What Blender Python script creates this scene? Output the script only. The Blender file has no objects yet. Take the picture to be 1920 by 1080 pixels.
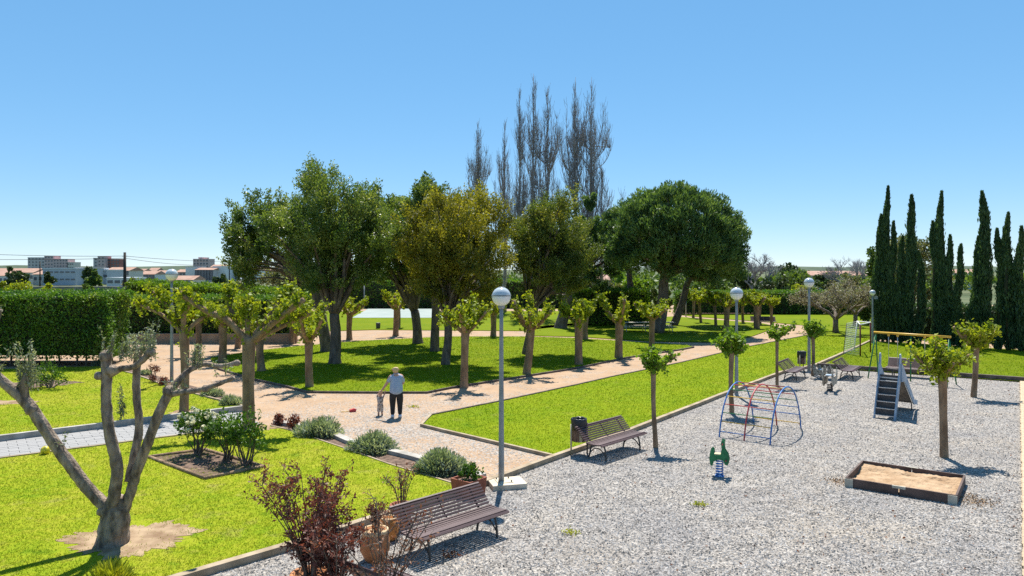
import bpy, bmesh, math, random
import numpy as np
from mathutils import Vector, Matrix, geometry
R = math.radians
scene = bpy.context.scene
C = scene.collection

# ---------------------------------------------------------------- camera, sky, sun, exposure
EYE = 4.9            # metres above the park ground (a first-floor balcony)
FOC = 1361.0         # focal length in pixels of a 1920 px wide picture
HOR = 505.0          # row of the horizon
cam = bpy.data.cameras.new('camera'); camo = bpy.data.objects.new('camera', cam); C.objects.link(camo)
camo.location = (0, 0, EYE); camo.rotation_euler = (R(90), 0, 0)
cam.sensor_width = 36; cam.lens = 36 * FOC / 1920; cam.shift_y = -(540 - HOR) / 1920
cam.clip_start = 0.1; cam.clip_end = 9000
scene.camera = camo
SUN_EL, SUN_AZ = R(62), R(3)          # azimuth measured from +Y towards +X
w = bpy.data.worlds.new('World'); scene.world = w; w.use_nodes = True
nt = w.node_tree; bg = nt.nodes['Background']
sky = nt.nodes.new('ShaderNodeTexSky'); sky.sky_type = 'NISHITA'; sky.sun_disc = False
sky.sun_elevation = SUN_EL; sky.sun_rotation = SUN_AZ; sky.altitude = 0
sky.air_density = 0.7; sky.dust_density = 0.0; sky.ozone_density = 10.0
hs = nt.nodes.new('ShaderNodeHueSaturation'); hs.inputs['Saturation'].default_value = 1.54; hs.inputs['Hue'].default_value = 0.496
gm = nt.nodes.new('ShaderNodeGamma'); gm.inputs[1].default_value = 0.44
nt.links.new(sky.outputs[0], gm.inputs[0]); nt.links.new(gm.outputs[0], hs.inputs['Color']); nt.links.new(hs.outputs[0], bg.inputs[0])
bg.inputs[1].default_value = 0.15
sl = bpy.data.lights.new('sun', 'SUN'); sl.energy = 3.15; sl.angle = R(0.53); sl.color = (1.0, 0.95, 0.86)
so = bpy.data.objects.new('sun', sl); C.objects.link(so); so.location = (5, 60, 80)
sdir = Vector((math.sin(SUN_AZ) * math.cos(SUN_EL), math.cos(SUN_AZ) * math.cos(SUN_EL), math.sin(SUN_EL)))
so.rotation_euler = sdir.to_track_quat('Z', 'Y').to_euler()
scene.view_settings.view_transform = 'Standard'; scene.view_settings.look = 'None'
scene.view_settings.gamma = 1; scene.view_settings.use_curve_mapping = False
scene.view_settings.exposure = 1.5
scene.cycles.max_bounces = 6; scene.cycles.transparent_max_bounces = 6; scene.cycles.use_denoising = False
scene.cycles.sample_clamp_indirect = 4

# ---------------------------------------------------------------- helpers
rs = np.random.RandomState(7)
rnd = random.Random(11)
def G(px, py, h=0.0):
    """the point at height h seen at a pixel of the survey picture"""
    Y = (EYE - h) * FOC / (py - HOR)
    return Vector(((px - 960) / FOC * Y, Y, h))
def A(px, py, Y):
    return Vector(((px - 960) / FOC * Y, Y, EYE - (py - HOR) / FOC * Y))
def lk(nt, a, b): nt.links.new(a, b)

def material(name, c1, c2=None, scale=4.0, rough=0.7, bump=0.0, bscale=None, metal=0.0, detail=4.0, contrast=(0.35, 0.65), spec=0.35, stretch=None):
    m = bpy.data.materials.new(name); m.use_nodes = True; t = m.node_tree
    p = t.nodes['Principled BSDF']; p.inputs['Roughness'].default_value = rough; p.inputs['Metallic'].default_value = metal
    p.inputs['Specular IOR Level'].default_value = spec
    p.inputs['Base Color'].default_value = (*c1, 1)
    co = t.nodes.new('ShaderNodeTexCoord'); src = co.outputs['Object']
    if stretch:
        mp = t.nodes.new('ShaderNodeMapping'); mp.inputs['Scale'].default_value = stretch; lk(t, src, mp.inputs['Vector']); src = mp.outputs[0]
    if c2:
        n = t.nodes.new('ShaderNodeTexNoise'); n.inputs['Scale'].default_value = scale; n.inputs['Detail'].default_value = detail
        lk(t, src, n.inputs['Vector'])
        r = t.nodes.new('ShaderNodeValToRGB'); r.color_ramp.elements[0].position = contrast[0]; r.color_ramp.elements[1].position = contrast[1]
        r.color_ramp.elements[0].color = (*c1, 1); r.color_ramp.elements[1].color = (*c2, 1)
        lk(t, n.outputs['Fac'], r.inputs[0]); lk(t, r.outputs[0], p.inputs['Base Color'])
    if bump:
        n2 = t.nodes.new('ShaderNodeTexNoise'); n2.inputs['Scale'].default_value = bscale or scale * 4; n2.inputs['Detail'].default_value = 5
        lk(t, src, n2.inputs['Vector'])
        b = t.nodes.new('ShaderNodeBump'); b.inputs['Strength'].default_value = bump; b.inputs['Distance'].default_value = 0.05 if bump > 0.75 else 0.02
        lk(t, n2.outputs['Fac'], b.inputs['Height']); lk(t, b.outputs[0], p.inputs['Normal'])
    return m

def leafmat(name, c1, c2, trans=0.35, tcol=None, nscale=0.7, rough=0.55, c3=None):
    """leaf: hue differs from leaf to leaf and from spray to spray; thin, so it lets light through"""
    m = bpy.data.materials.new(name); m.use_nodes = True; t = m.node_tree
    p = t.nodes['Principled BSDF']; p.inputs['Roughness'].default_value = rough; p.inputs['Specular IOR Level'].default_value = 0.3
    g = t.nodes.new('ShaderNodeNewGeometry'); co = t.nodes.new('ShaderNodeTexCoord')
    n = t.nodes.new('ShaderNodeTexNoise'); n.inputs['Scale'].default_value = nscale; n.inputs['Detail'].default_value = 2
    lk(t, co.outputs['Object'], n.inputs['Vector'])
    a = t.nodes.new('ShaderNodeMath'); a.operation = 'MULTIPLY_ADD'; a.inputs[1].default_value = 0.5
    lk(t, g.outputs['Random Per Island'], a.inputs[0])
    b = t.nodes.new('ShaderNodeMath'); b.operation = 'MULTIPLY_ADD'; b.inputs[1].default_value = 2.0; b.inputs[2].default_value = -0.75
    lk(t, n.outputs['Fac'], b.inputs[0]); lk(t, b.outputs[0], a.inputs[2])
    r = t.nodes.new('ShaderNodeValToRGB'); e = r.color_ramp.elements
    e[0].position = 0.1; e[0].color = (*c1, 1); e[1].position = 0.9; e[1].color = (*c2, 1)
    if c3: x = e.new(1.0); x.color = (*c3, 1); e[1].position = 0.6
    lk(t, a.outputs[0], r.inputs[0]); lk(t, r.outputs[0], p.inputs['Base Color'])
    tr = t.nodes.new('ShaderNodeBsdfTranslucent'); mx = t.nodes.new('ShaderNodeMixRGB'); mx.blend_type = 'MULTIPLY'; mx.inputs[0].default_value = 1
    tc = tcol or (1.5, 1.5, 0.6)
    mx.inputs[2].default_value = (*tc, 1); lk(t, r.outputs[0], mx.inputs[1]); lk(t, mx.outputs[0], tr.inputs[0])
    s = t.nodes.new('ShaderNodeMixShader'); s.inputs[0].default_value = trans
    lk(t, p.outputs[0], s.inputs[1]); lk(t, tr.outputs[0], s.inputs[2]); lk(t, s.outputs[0], t.nodes['Material Output'].inputs[0])
    return m

def tag(o, label=None, cat=None, group=None, kind=None):
    if label: o['label'] = label
    if cat: o['category'] = cat
    if group: o['group'] = group
    if kind: o['kind'] = kind
    return o
def link(name, data, parent=None, loc=(0, 0, 0), rot=(0, 0, 0)):
    o = bpy.data.objects.new(name, data); C.objects.link(o); o.location = loc; o.rotation_euler = rot
    if parent: o.parent = parent
    return o
def empty(name, loc, rz=0.0, label=None, cat=None, group=None):
    o = link(name, None, None, loc, (0, 0, rz)); o.empty_display_size = 0.2
    return tag(o, label, cat, group)
def copy_tree(o, parent=None):
    c = o.copy(); C.objects.link(c); c.parent = parent
    for ch in list(o.children): copy_tree(ch, c)
    return c

def fast_mesh(name, V, F, mat=None, smooth=False):
    """V (n,3) array, F (m,k) array of equal polygons"""
    V = np.asarray(V, dtype=np.float32); F = np.asarray(F, dtype=np.int32)
    me = bpy.data.meshes.new(name); k = F.shape[1]
    me.vertices.add(len(V)); me.vertices.foreach_set('co', V.ravel())
    me.loops.add(F.size); me.loops.foreach_set('vertex_index', F.ravel())
    me.polygons.add(len(F)); me.polygons.foreach_set('loop_start', np.arange(0, F.size, k, dtype=np.int32))
    me.polygons.foreach_set('use_smooth', np.full(len(F), smooth, dtype=bool))
    me.update(calc_edges=True)
    if mat: me.materials.append(mat)
    return me

class MB:
    """collects shapes into one mesh"""
    def __init__(s): s.v = []; s.f = []
    def add(s, vs, fs):
        o = len(s.v); s.v += [tuple(v) for v in vs]; s.f += [tuple(i + o for i in f) for f in fs]; return s
    def box(s, c, d, rz=0.0, rx=0.0, ry=0.0, taper=1.0):
        M = Matrix.Translation(c) @ Matrix.Rotation(rz, 4, 'Z') @ Matrix.Rotation(ry, 4, 'Y') @ Matrix.Rotation(rx, 4, 'X')
        vs = [M @ Vector((x * d[0] / 2 * (taper if z > 0 else 1), y * d[1] / 2 * (taper if z > 0 else 1), z * d[2] / 2)) for z in (-1, 1) for y in (-1, 1) for x in (-1, 1)]
        return s.add(vs, [(0, 2, 3, 1), (4, 5, 7, 6), (0, 1, 5, 4), (2, 6, 7, 3), (0, 4, 6, 2), (1, 3, 7, 5)])
    def tube(s, pts, rad, n=8, jit=0.0, cap=True):
        pts = [Vector(p) for p in pts]
        if not hasattr(rad, '__len__'): rad = [rad] * len(pts)
        vs = []; ref = None
        for i, p in enumerate(pts):
            d = (pts[min(i + 1, len(pts) - 1)] - pts[max(i - 1, 0)]).normalized()
            if ref is None: ref = Vector((1, 0, 0)) if abs(d.x) < 0.8 else Vector((0, 1, 0))
            u = (ref - d * ref.dot(d)).normalized(); ref = u; v = d.cross(u)
            for k in range(n):
                a = 2 * math.pi * k / n; r = rad[i] * (1 + (rnd.uniform(-jit, jit) if jit else 0))
                vs.append(p + (u * math.cos(a) + v * math.sin(a)) * r)
        fs = [(i * n + k, i * n + (k + 1) % n, (i + 1) * n + (k + 1) % n, (i + 1) * n + k) for i in range(len(pts) - 1) for k in range(n)]
        if cap: fs += [tuple(range(n))[::-1], tuple((len(pts) - 1) * n + k for k in range(n))]
        return s.add(vs, fs)
    def lathe(s, prof, n=20, c=(0, 0, 0)):
        vs = [(c[0] + r * math.cos(2 * math.pi * k / n), c[1] + r * math.sin(2 * math.pi * k / n), c[2] + z) for r, z in prof for k in range(n)]
        fs = [(i * n + k, i * n + (k + 1) % n, (i + 1) * n + (k + 1) % n, (i + 1) * n + k) for i in range(len(prof) - 1) for k in range(n)]
        fs += [tuple(range(n))[::-1], tuple((len(prof) - 1) * n + k for k in range(n))]
        return s.add(vs, fs)
    def prism(s, poly, z0, z1):
        n = len(poly)
        vs = [(p[0], p[1], z0) for p in poly] + [(p[0], p[1], z1) for p in poly]
        return s.add(vs, [tuple(range(n))[::-1], tuple(range(n, 2 * n))] + [(i, (i + 1) % n, n + (i + 1) % n, n + i) for i in range(n)])
    def plate(s, poly, y0, y1):
        """an outline in x, z with thickness along y"""
        n = len(poly)
        vs = [(p[0], y0, p[1]) for p in poly] + [(p[0], y1, p[1]) for p in poly]
        return s.add(vs, [tuple(range(n)), tuple(range(n, 2 * n))[::-1]] + [(i, n + i, n + (i + 1) % n, (i + 1) % n) for i in range(n)])
    def mesh(s, name, mat, smooth=False):
        me = bpy.data.meshes.new(name); me.from_pydata(s.v, [], s.f); me.materials.append(mat)
        if smooth: me.polygons.foreach_set('use_smooth', [True] * len(me.polygons))
        me.update(); return me
    def build(s, name, mat, parent=None, smooth=False, loc=(0, 0, 0), rot=(0, 0, 0)):
        return link(name, s.mesh(name, mat, smooth), parent, loc, rot)

def leaves(name, P, length, width, mat, parent=None, D=None, spread=1.0, seed=0, loc=(0, 0, 0)):
    """one four-cornered leaf at each point; D = preferred direction per leaf"""
    r = np.random.RandomState(seed + 101); P = np.asarray(P, dtype=np.float64); n = len(P)
    d = r.normal(size=(n, 3)) * spread
    if D is not None: d = d + D
    d /= np.linalg.norm(d, axis=1)[:, None] + 1e-9
    s = np.cross(d, r.normal(size=(n, 3))); s /= np.linalg.norm(s, axis=1)[:, None] + 1e-9
    k = r.uniform(0.65, 1.3, size=(n, 1)); L = length * k / 2; W = width * k / 2
    V = np.stack([P - d * L, P + s * W + d * L * 0.15, P + d * L, P - s * W + d * L * 0.15], axis=1).reshape(-1, 3)
    return link(name, fast_mesh(name, V, np.arange(4 * n).reshape(n, 4), mat), parent, loc)

def ball(n, r):
    v = r.normal(size=(n, 3)); v /= np.linalg.norm(v, axis=1)[:, None]; return v
def crown_points(c, rad, K, n, cr, seed, shell=0.6, low=-1.0, lump=0.18, elong=1.0, even=False):
    """leaf positions gathered in K clumps spread through an uneven ellipsoid; returns points, outward directions, clump centres"""
    r = np.random.RandomState(seed); u = ball(K * 2, r); u = u[u[:, 2] > low][:K]
    if even:
        k_ = np.arange(K) + .5; z_ = 1 - (1 - low) * k_ / K; t_ = k_ * 2.39996 + seed; q_ = np.sqrt(1 - z_ ** 2); u = np.stack([q_ * np.cos(t_), q_ * np.sin(t_), z_], 1) + r.normal(size=(K, 3)) * .03
    K = len(u)
    ph = r.uniform(0, 6.28, 6)
    l = 1 + lump * (np.sin(3 * u[:, 0] + ph[0]) * np.cos(2.5 * u[:, 1] + ph[1]) + 0.7 * np.sin(4.5 * u[:, 2] + ph[2] + 2 * u[:, 0]))
    q = (shell + (1 - shell) * r.uniform(0, 1, K) ** 0.7) * l
    cc = np.asarray(c) + u * q[:, None] * np.asarray(rad)
    w = r.uniform(0.4, 1.6, K); i = r.choice(K, n, p=w / w.sum())
    off = ball(n, r) * (r.uniform(0, 1, (n, 1)) ** 0.45) * cr * 1.75 * r.uniform(0.6, 1.3, K)[i][:, None]
    out = u + np.array([0, 0, 0.55]); out /= np.linalg.norm(out, axis=1)[:, None]
    if elong != 1.0:
        along = (off * out[i]).sum(1)[:, None] * out[i]; off += along * (elong - 1)
    return cc[i] + off, out[i], cc

def lobed_crown(c, rad, lobes, per, n, lr, sr, seed, low=-.95, shell=.62, up=.7):
    """a crown of separate leafy lobes with gaps between; each lobe is built of smaller upright sprays"""
    r = np.random.RandomState(seed); u = ball(lobes * 3, r); u = u[u[:, 2] > low]; keep = [u[0]]
    for v in u[1:]:                                   # lobes keep some distance from one another
        if len(keep) < lobes and min(np.linalg.norm(v - k) for k in keep) > 1.55 / math.sqrt(lobes): keep.append(v)
    u = np.array(keep); L = len(u); q = r.uniform(shell, 1.0, L) * (1 + .10 * np.sin(4 * u[:, 0] + seed)); lc = np.asarray(c) + u * (q * .86)[:, None] * np.asarray(rad)
    inner = np.asarray(c) + ball(L // 3, r) * r.uniform(0, .5, (L // 3, 1)) * np.asarray(rad); lc = np.concatenate([lc, inner]); uu = np.concatenate([u, ball(L // 3, r)])
    lsz = r.uniform(.65, 1.3, len(lc)) * lr
    k = np.repeat(np.arange(len(lc)), per); so_ = ball(len(k), r); so_[:, 2] = so_[:, 2] * .9 + .25
    sc = lc[k] + so_ * (lsz[k] * r.uniform(.35, 1.0, len(k)))[:, None]
    out = so_ * .5 + uu[k] * .5 + np.array([0, 0, up]); out /= np.linalg.norm(out, axis=1)[:, None]
    i = r.randint(0, len(sc), n); off = ball(n, r) * (r.uniform(0, 1, (n, 1)) ** .5) * sr; al = (off * out[i]).sum(1)[:, None] * out[i]; off += al * .9
    return sc[i] + off, out[i], lc

def sample_poly(poly, n, r):
    tris = geometry.tessellate_polygon([[Vector((p[0], p[1], 0)) for p in poly]])
    P = np.array([[p[0], p[1]] for p in poly]); T = np.array([[P[a], P[b], P[c]] for a, b, c in tris])
    ar = np.abs(np.cross(T[:, 1] - T[:, 0], T[:, 2] - T[:, 0])) / 2
    i = r.choice(len(T), n, p=ar / ar.sum()); a = r.uniform(size=(n, 2)); f = a.sum(1) > 1; a[f] = 1 - a[f]
    return T[i, 0] + a[:, :1] * (T[i, 1] - T[i, 0]) + a[:, 1:] * (T[i, 2] - T[i, 0]), ar.sum()
def spline(pts, n=8):
    """smooth curve through points"""
    pts = [Vector(p) for p in pts]; P = [pts[0]] + pts + [pts[-1]]; out = []
    for i in range(1, len(P) - 2):
        for k in range(n):
            t = k / n; a, b, c, d = P[i - 1], P[i], P[i + 1], P[i + 2]
            out.append(0.5 * ((2 * b) + (c - a) * t + (2 * a - 5 * b + 4 * c - d) * t * t + (3 * b - a - 3 * c + d) * t ** 3))
    return out + [pts[-1]]
def ramp(a, b, n): return [a + (b - a) * i / (n - 1) for i in range(n)]
def spradii(rr, npts):
    x = np.linspace(0, len(rr) - 1, npts); return list(np.interp(x, range(len(rr)), rr))

# ---------------------------------------------------------------- surface materials
def gravel_material():
    m = bpy.data.materials.new('gravel'); m.use_nodes = True; t = m.node_tree; p = t.nodes['Principled BSDF']
    p.inputs['Roughness'].default_value = 0.85; p.inputs['Specular IOR Level'].default_value = 0.2
    co = t.nodes.new('ShaderNodeTexCoord')
    v = t.nodes.new('ShaderNodeTexVoronoi'); v.inputs['Scale'].default_value = 31; lk(t, co.outputs['Object'], v.inputs['Vector'])
    sx = t.nodes.new('ShaderNodeSeparateColor'); lk(t, v.outputs['Color'], sx.inputs[0])
    r = t.nodes.new('ShaderNodeValToRGB'); e = r.color_ramp.elements
    e[0].position = 0.0; e[0].color = (0.075, 0.070, 0.065, 1); e[1].position = 1.0; e[1].color = (0.46, 0.432, 0.40, 1)
    x = e.new(0.3); x.color = (0.215, 0.20, 0.187, 1); x = e.new(0.65); x.color = (0.30, 0.28, 0.262, 1)
    lk(t, sx.outputs[0], r.inputs[0])
    n = t.nodes.new('ShaderNodeTexNoise'); n.inputs['Scale'].default_value = 0.55; n.inputs['Detail'].default_value = 6; lk(t, co.outputs['Object'], n.inputs['Vector'])
    r2 = t.nodes.new('ShaderNodeValToRGB'); r2.color_ramp.elements[0].position = 0.3; r2.color_ramp.elements[1].position = 0.7
    r2.color_ramp.elements[0].color = (0.80, 0.80, 0.82, 1); r2.color_ramp.elements[1].color = (1.12, 1.08, 1.01, 1)
    lk(t, n.outputs['Fac'], r2.inputs[0])
    mx = t.nodes.new('ShaderNodeMixRGB'); mx.blend_type = 'MULTIPLY'; mx.inputs[0].default_value = 1
    lk(t, r.outputs[0], mx.inputs[1]); lk(t, r2.outputs[0], mx.inputs[2])
    # dust and sand trodden in between the stones
    n4 = t.nodes.new('ShaderNodeTexNoise'); n4.inputs['Scale'].default_value = 0.23; n4.inputs['Detail'].default_value = 8; n4.inputs['Roughness'].default_value = 0.65; lk(t, co.outputs['Object'], n4.inputs['Vector'])
    mr = t.nodes.new('ShaderNodeMapRange'); mr.inputs[1].default_value = 0.52; mr.inputs[2].default_value = 0.78; mr.inputs[4].default_value = 0.55; lk(t, n4.outputs['Fac'], mr.inputs[0])
    ms = t.nodes.new('ShaderNodeMixRGB'); ms.inputs[2].default_value = (0.30, 0.245, 0.18, 1); lk(t, mr.outputs[0], ms.inputs[0]); lk(t, mx.outputs[0], ms.inputs[1]); lk(t, ms.outputs[0], p.inputs['Base Color'])
    b = t.nodes.new('ShaderNodeBump'); b.inputs['Strength'].default_value = 1.0; b.inputs['Distance'].default_value = 0.02; b.invert = True
    lk(t, v.outputs['Distance'], b.inputs['Height']); lk(t, b.outputs[0], p.inputs['Normal'])
    return m
def path_material():
    """beaten sand, with grey stones trodden over it near the playground"""
    m = bpy.data.materials.new('beaten_sand'); m.use_nodes = True; t = m.node_tree; p = t.nodes['Principled BSDF']
    p.inputs['Roughness'].default_value = 0.95; p.inputs['Specular IOR Level'].default_value = 0.1
    co = t.nodes.new('ShaderNodeTexCoord')
    n = t.nodes.new('ShaderNodeTexNoise'); n.inputs['Scale'].default_value = 0.9; n.inputs['Detail'].default_value = 8; n.inputs['Roughness'].default_value = 0.7
    lk(t, co.outputs['Object'], n.inputs['Vector'])
    r = t.nodes.new('ShaderNodeValToRGB'); e = r.color_ramp.elements
    e[0].position = 0.3; e[0].color = (0.31, 0.205, 0.127, 1); e[1].position = 0.72; e[1].color = (0.41, 0.295, 0.20, 1)
    lk(t, n.outputs['Fac'], r.inputs[0])
    v = t.nodes.new('ShaderNodeTexVoronoi'); v.inputs['Scale'].default_value = 26; lk(t, co.outputs['Object'], v.inputs['Vector'])
    sx = t.nodes.new('ShaderNodeSeparateColor'); lk(t, v.outputs['Color'], sx.inputs[0])
    r3 = t.nodes.new('ShaderNodeValToRGB'); e = r3.color_ramp.elements
    e[0].color = (0.11, 0.10, 0.09, 1); e[1].color = (0.42, 0.38, 0.34, 1); lk(t, sx.outputs[0], r3.inputs[0])
    # stones: thick where people cross from the playground (around x -3, y 22), thinning out along the paths
    vm = t.nodes.new('ShaderNodeVectorMath'); vm.operation = 'DISTANCE'; vm.inputs[1].default_value = (-2.6, 22.0, 0); lk(t, co.outputs['Object'], vm.inputs[0])
    mr = t.nodes.new('ShaderNodeMapRange'); mr.inputs[1].default_value = 1.0; mr.inputs[2].default_value = 8.0; mr.inputs[3].default_value = 0.62; mr.inputs[4].default_value = 0.03
    lk(t, vm.outputs['Value'], mr.inputs[0])
    n2 = t.nodes.new('ShaderNodeTexNoise'); n2.inputs['Scale'].default_value = 0.8; n2.inputs['Detail'].default_value = 5; lk(t, co.outputs['Object'], n2.inputs['Vector'])
    ad = t.nodes.new('ShaderNodeMath'); ad.operation = 'MULTIPLY_ADD'; ad.inputs[1].default_value = 1.6; ad.inputs[2].default_value = -0.75; lk(t, n2.outputs['Fac'], ad.inputs[0])
    a2 = t.nodes.new('ShaderNodeMath'); a2.operation = 'ADD'; lk(t, ad.outputs[0], a2.inputs[0]); lk(t, mr.outputs[0], a2.inputs[1])
    gt = t.nodes.new('ShaderNodeMath'); gt.operation = 'LESS_THAN'; lk(t, sx.outputs[1], gt.inputs[0]); lk(t, a2.outputs[0], gt.inputs[1])
    mx = t.nodes.new('ShaderNodeMixRGB'); lk(t, gt.outputs[0], mx.inputs[0]); lk(t, r.outputs[0], mx.inputs[1]); lk(t, r3.outputs[0], mx.inputs[2])
    lk(t, mx.outputs[0], p.inputs['Base Color'])
    b = t.nodes.new('ShaderNodeBump'); b.inputs['Strength'].default_value = 0.5; b.inputs['Distance'].default_value = 0.02
    n3 = t.nodes.new('ShaderNodeTexNoise'); n3.inputs['Scale'].default_value = 14; n3.inputs['Detail'].default_value = 5; lk(t, co.outputs['Object'], n3.inputs['Vector'])
    lk(t, n3.outputs['Fac'], b.inputs['Height']); lk(t, b.outputs[0], p.inputs['Normal'])
    return m
def turf_material(name, ca, cb, cc, dry):
    m = bpy.data.materials.new(name); m.use_nodes = True; t = m.node_tree; p = t.nodes['Principled BSDF']
    p.inputs['Roughness'].default_value = 0.9; p.inputs['Specular IOR Level'].default_value = 0.1
    co = t.nodes.new('ShaderNodeTexCoord'); fac = []
    for sc, de in ((0.35, 3), (5.0, 6)):
        n = t.nodes.new('ShaderNodeTexNoise'); n.inputs['Scale'].default_value = sc; n.inputs['Detail'].default_value = de; n.inputs['Roughness'].default_value = 0.65
        lk(t, co.outputs['Object'], n.inputs['Vector']); fac.append(n.outputs['Fac'])
    ad = t.nodes.new('ShaderNodeMath'); ad.operation = 'ADD'; lk(t, fac[0], ad.inputs[0]); lk(t, fac[1], ad.inputs[1])
    hf = t.nodes.new('ShaderNodeMath'); hf.operation = 'MULTIPLY'; hf.inputs[1].default_value = 0.5; lk(t, ad.outputs[0], hf.inputs[0])
    r = t.nodes.new('ShaderNodeValToRGB'); e = r.color_ramp.elements
    e[0].position = 0.34; e[0].color = (*ca, 1); e[1].position = 0.66; e[1].color = (*cc, 1); x = e.new(0.5); x.color = (*cb, 1)
    lk(t, hf.outputs[0], r.inputs[0])
    n3 = t.nodes.new('ShaderNodeTexNoise'); n3.inputs['Scale'].default_value = 1.3; n3.inputs['Detail'].default_value = 7; n3.inputs['Roughness'].default_value = 0.7; lk(t, co.outputs['Object'], n3.inputs['Vector'])
    dr = t.nodes.new('ShaderNodeMapRange'); dr.inputs[1].default_value = 0.56; dr.inputs[2].default_value = 0.74; dr.inputs[4].default_value = dry; lk(t, n3.outputs['Fac'], dr.inputs[0])
    dm_ = t.nodes.new('ShaderNodeMixRGB'); dm_.inputs[2].default_value = (0.36, 0.31, 0.10, 1); lk(t, dr.outputs[0], dm_.inputs[0]); lk(t, r.outputs[0], dm_.inputs[1])
    dk = t.nodes.new('ShaderNodeMapRange'); dk.inputs[1].default_value = 0.42; dk.inputs[2].default_value = 0.28; dk.inputs[4].default_value = 0.8; lk(t, n3.outputs['Fac'], dk.inputs[0])
    cm_ = t.nodes.new('ShaderNodeMixRGB'); cm_.inputs[2].default_value = (0.085, 0.20, 0.010, 1); lk(t, dk.outputs[0], cm_.inputs[0]); lk(t, dm_.outputs[0], cm_.inputs[1]); r = cm_
    g = t.nodes.new('ShaderNodeNewGeometry'); rr = t.nodes.new('ShaderNodeMapRange'); rr.inputs[3].default_value = 0.75; rr.inputs[4].default_value = 1.25
    lk(t, g.outputs['Random Per Island'], rr.inputs[0])
    mx = t.nodes.new('ShaderNodeVectorMath'); mx.operation = 'SCALE'; lk(t, r.outputs[0], mx.inputs[0]); lk(t, rr.outputs[0], mx.inputs['Scale'])
    lk(t, mx.outputs[0], p.inputs['Base Color'])
    tr = t.nodes.new('ShaderNodeBsdfTranslucent'); lk(t, mx.outputs[0], tr.inputs[0])
    s = t.nodes.new('ShaderNodeMixShader'); s.inputs[0].default_value = 0.45
    lk(t, p.outputs[0], s.inputs[1]); lk(t, tr.outputs[0], s.inputs[2]); lk(t, s.outputs[0], t.nodes['Material Output'].inputs[0])
    return m
M = {}
M['gravel'] = gravel_material(); M['path'] = path_material()
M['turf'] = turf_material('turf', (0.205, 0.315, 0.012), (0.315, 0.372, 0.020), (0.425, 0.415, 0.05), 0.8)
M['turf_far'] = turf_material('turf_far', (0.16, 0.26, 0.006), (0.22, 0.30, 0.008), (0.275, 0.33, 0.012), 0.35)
M['soil'] = material('soil', (0.07, 0.042, 0.03), (0.21, 0.14, 0.10), 9, 0.95, 0.8, 30)
M['dry_soil'] = material('dry_soil', (0.20, 0.125, 0.07), (0.36, 0.26, 0.16), 3, 0.95, 0.6, 20)
M['kerb'] = material('weathered_concrete', (0.25, 0.19, 0.12), (0.38, 0.30, 0.21), 3, 0.85, 0.3, 30)
M['kerb_dark'] = material('dark_sleeper', (0.07, 0.055, 0.045), (0.16, 0.12, 0.10), 3, 0.85, 0.3, 30)
M['kerb_grey'] = material('grey_concrete', (0.26, 0.24, 0.21), (0.42, 0.39, 0.35), 3, 0.85, 0.3, 30)
M['paver'] = material('pale_paver', (0.245, 0.24, 0.235), (0.30, 0.293, 0.285), 2.0, 0.8, 0.2, 40)
M['joint'] = material('paver_joint', (0.175, 0.17, 0.165), (0.215, 0.205, 0.20), 6, 0.9)
M['plank'] = material('pale_deck_timber', (0.36, 0.27, 0.17), (0.50, 0.39, 0.26), 2.5, 0.75, 0.2, 20, stretch=(1, 12, 1))
M['scrub'] = material('dry_field', (0.045, 0.07, 0.022), (0.11, 0.12, 0.05), 0.05, 0.95, detail=8)
M['hill'] = material('wooded_hill', (0.025, 0.045, 0.02), (0.06, 0.085, 0.04), 0.05, 0.95, detail=8)
M['court'] = material('grey_green_court', (0.22, 0.27, 0.25), (0.27, 0.31, 0.29), 0.5, 0.8)
M['wall_tan'] = material('tan_render', (0.30, 0.21, 0.14), (0.42, 0.31, 0.22), 2, 0.9, 0.4, 10)

def sheet(name, poly, z, mat, kind='structure', label=None, cat=None):
    bm = bmesh.new(); f = bm.faces.new([bm.verts.new((p[0], p[1], z)) for p in poly]); f.normal_update()
    if f.normal.z < 0: f.normal_flip()
    bmesh.ops.triangulate(bm, faces=bm.faces[:])
    me = bpy.data.meshes.new(name); bm.to_mesh(me); bm.free(); me.materials.append(mat)
    return tag(link(name, me), label, cat, kind=kind)

# ---------------------------------------------------------------- ground
sheet('ground', [(-3000, -40), (3000, -40), (3000, 6000), (-3000, 6000)], -0.06, M['scrub'])
sheet('path', [(-45, 2), (60, 2), (75, 100), (-75, 100)], 0.0, M['path'])
def px(*l): return [G(*p) for p in l]
KERB = px((380, 1080), (555, 1027), (925, 905), (1040, 862), (1185, 810), (1365, 739), (1465, 701), (1530, 687))
near = KERB[0] + (KERB[0] - KERB[1]) * 4
DECK0, DECK1 = G(1912, 717), G(1918, 1080); DECKN = DECK1 + (DECK1 - DECK0) * 0.5
gravel_poly = [near] + KERB + [DECK0, DECKN]
sheet('gravel_yard', gravel_poly, 0.006, M['gravel'])
LAWNS = {}
LAWNS['near'] = [near] + px((380, 1080), (555, 1027), (850, 925), (850, 911), (787, 892), (730, 875), (652, 847), (550, 812), (505, 802), (495, 799), (0, 863)) + [G(0, 863) + Vector((-16, -12, 0)), Vector((-30, 4, 0))]
LAWNS['left'] = px((474, 769), (0, 829)) + [G(0, 829) + Vector((-12, -9.5, 0)), Vector((-40, 34, 0))] + px((0, 694), (120, 690), (190, 689), (250, 703), (300, 722), (352, 738), (400, 752))
LAWNS['tree'] = px((400, 690), (475, 713), (540, 727), (575, 737), (720, 738), (800, 738), (845, 729), (895, 721), (1080, 692), (1175, 672), (1275, 657), (1301, 652), (1288, 648), (1222, 644), (1080, 635), (985, 632), (840, 632), (680, 640), (560, 650), (470, 660), (395, 672))
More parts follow.
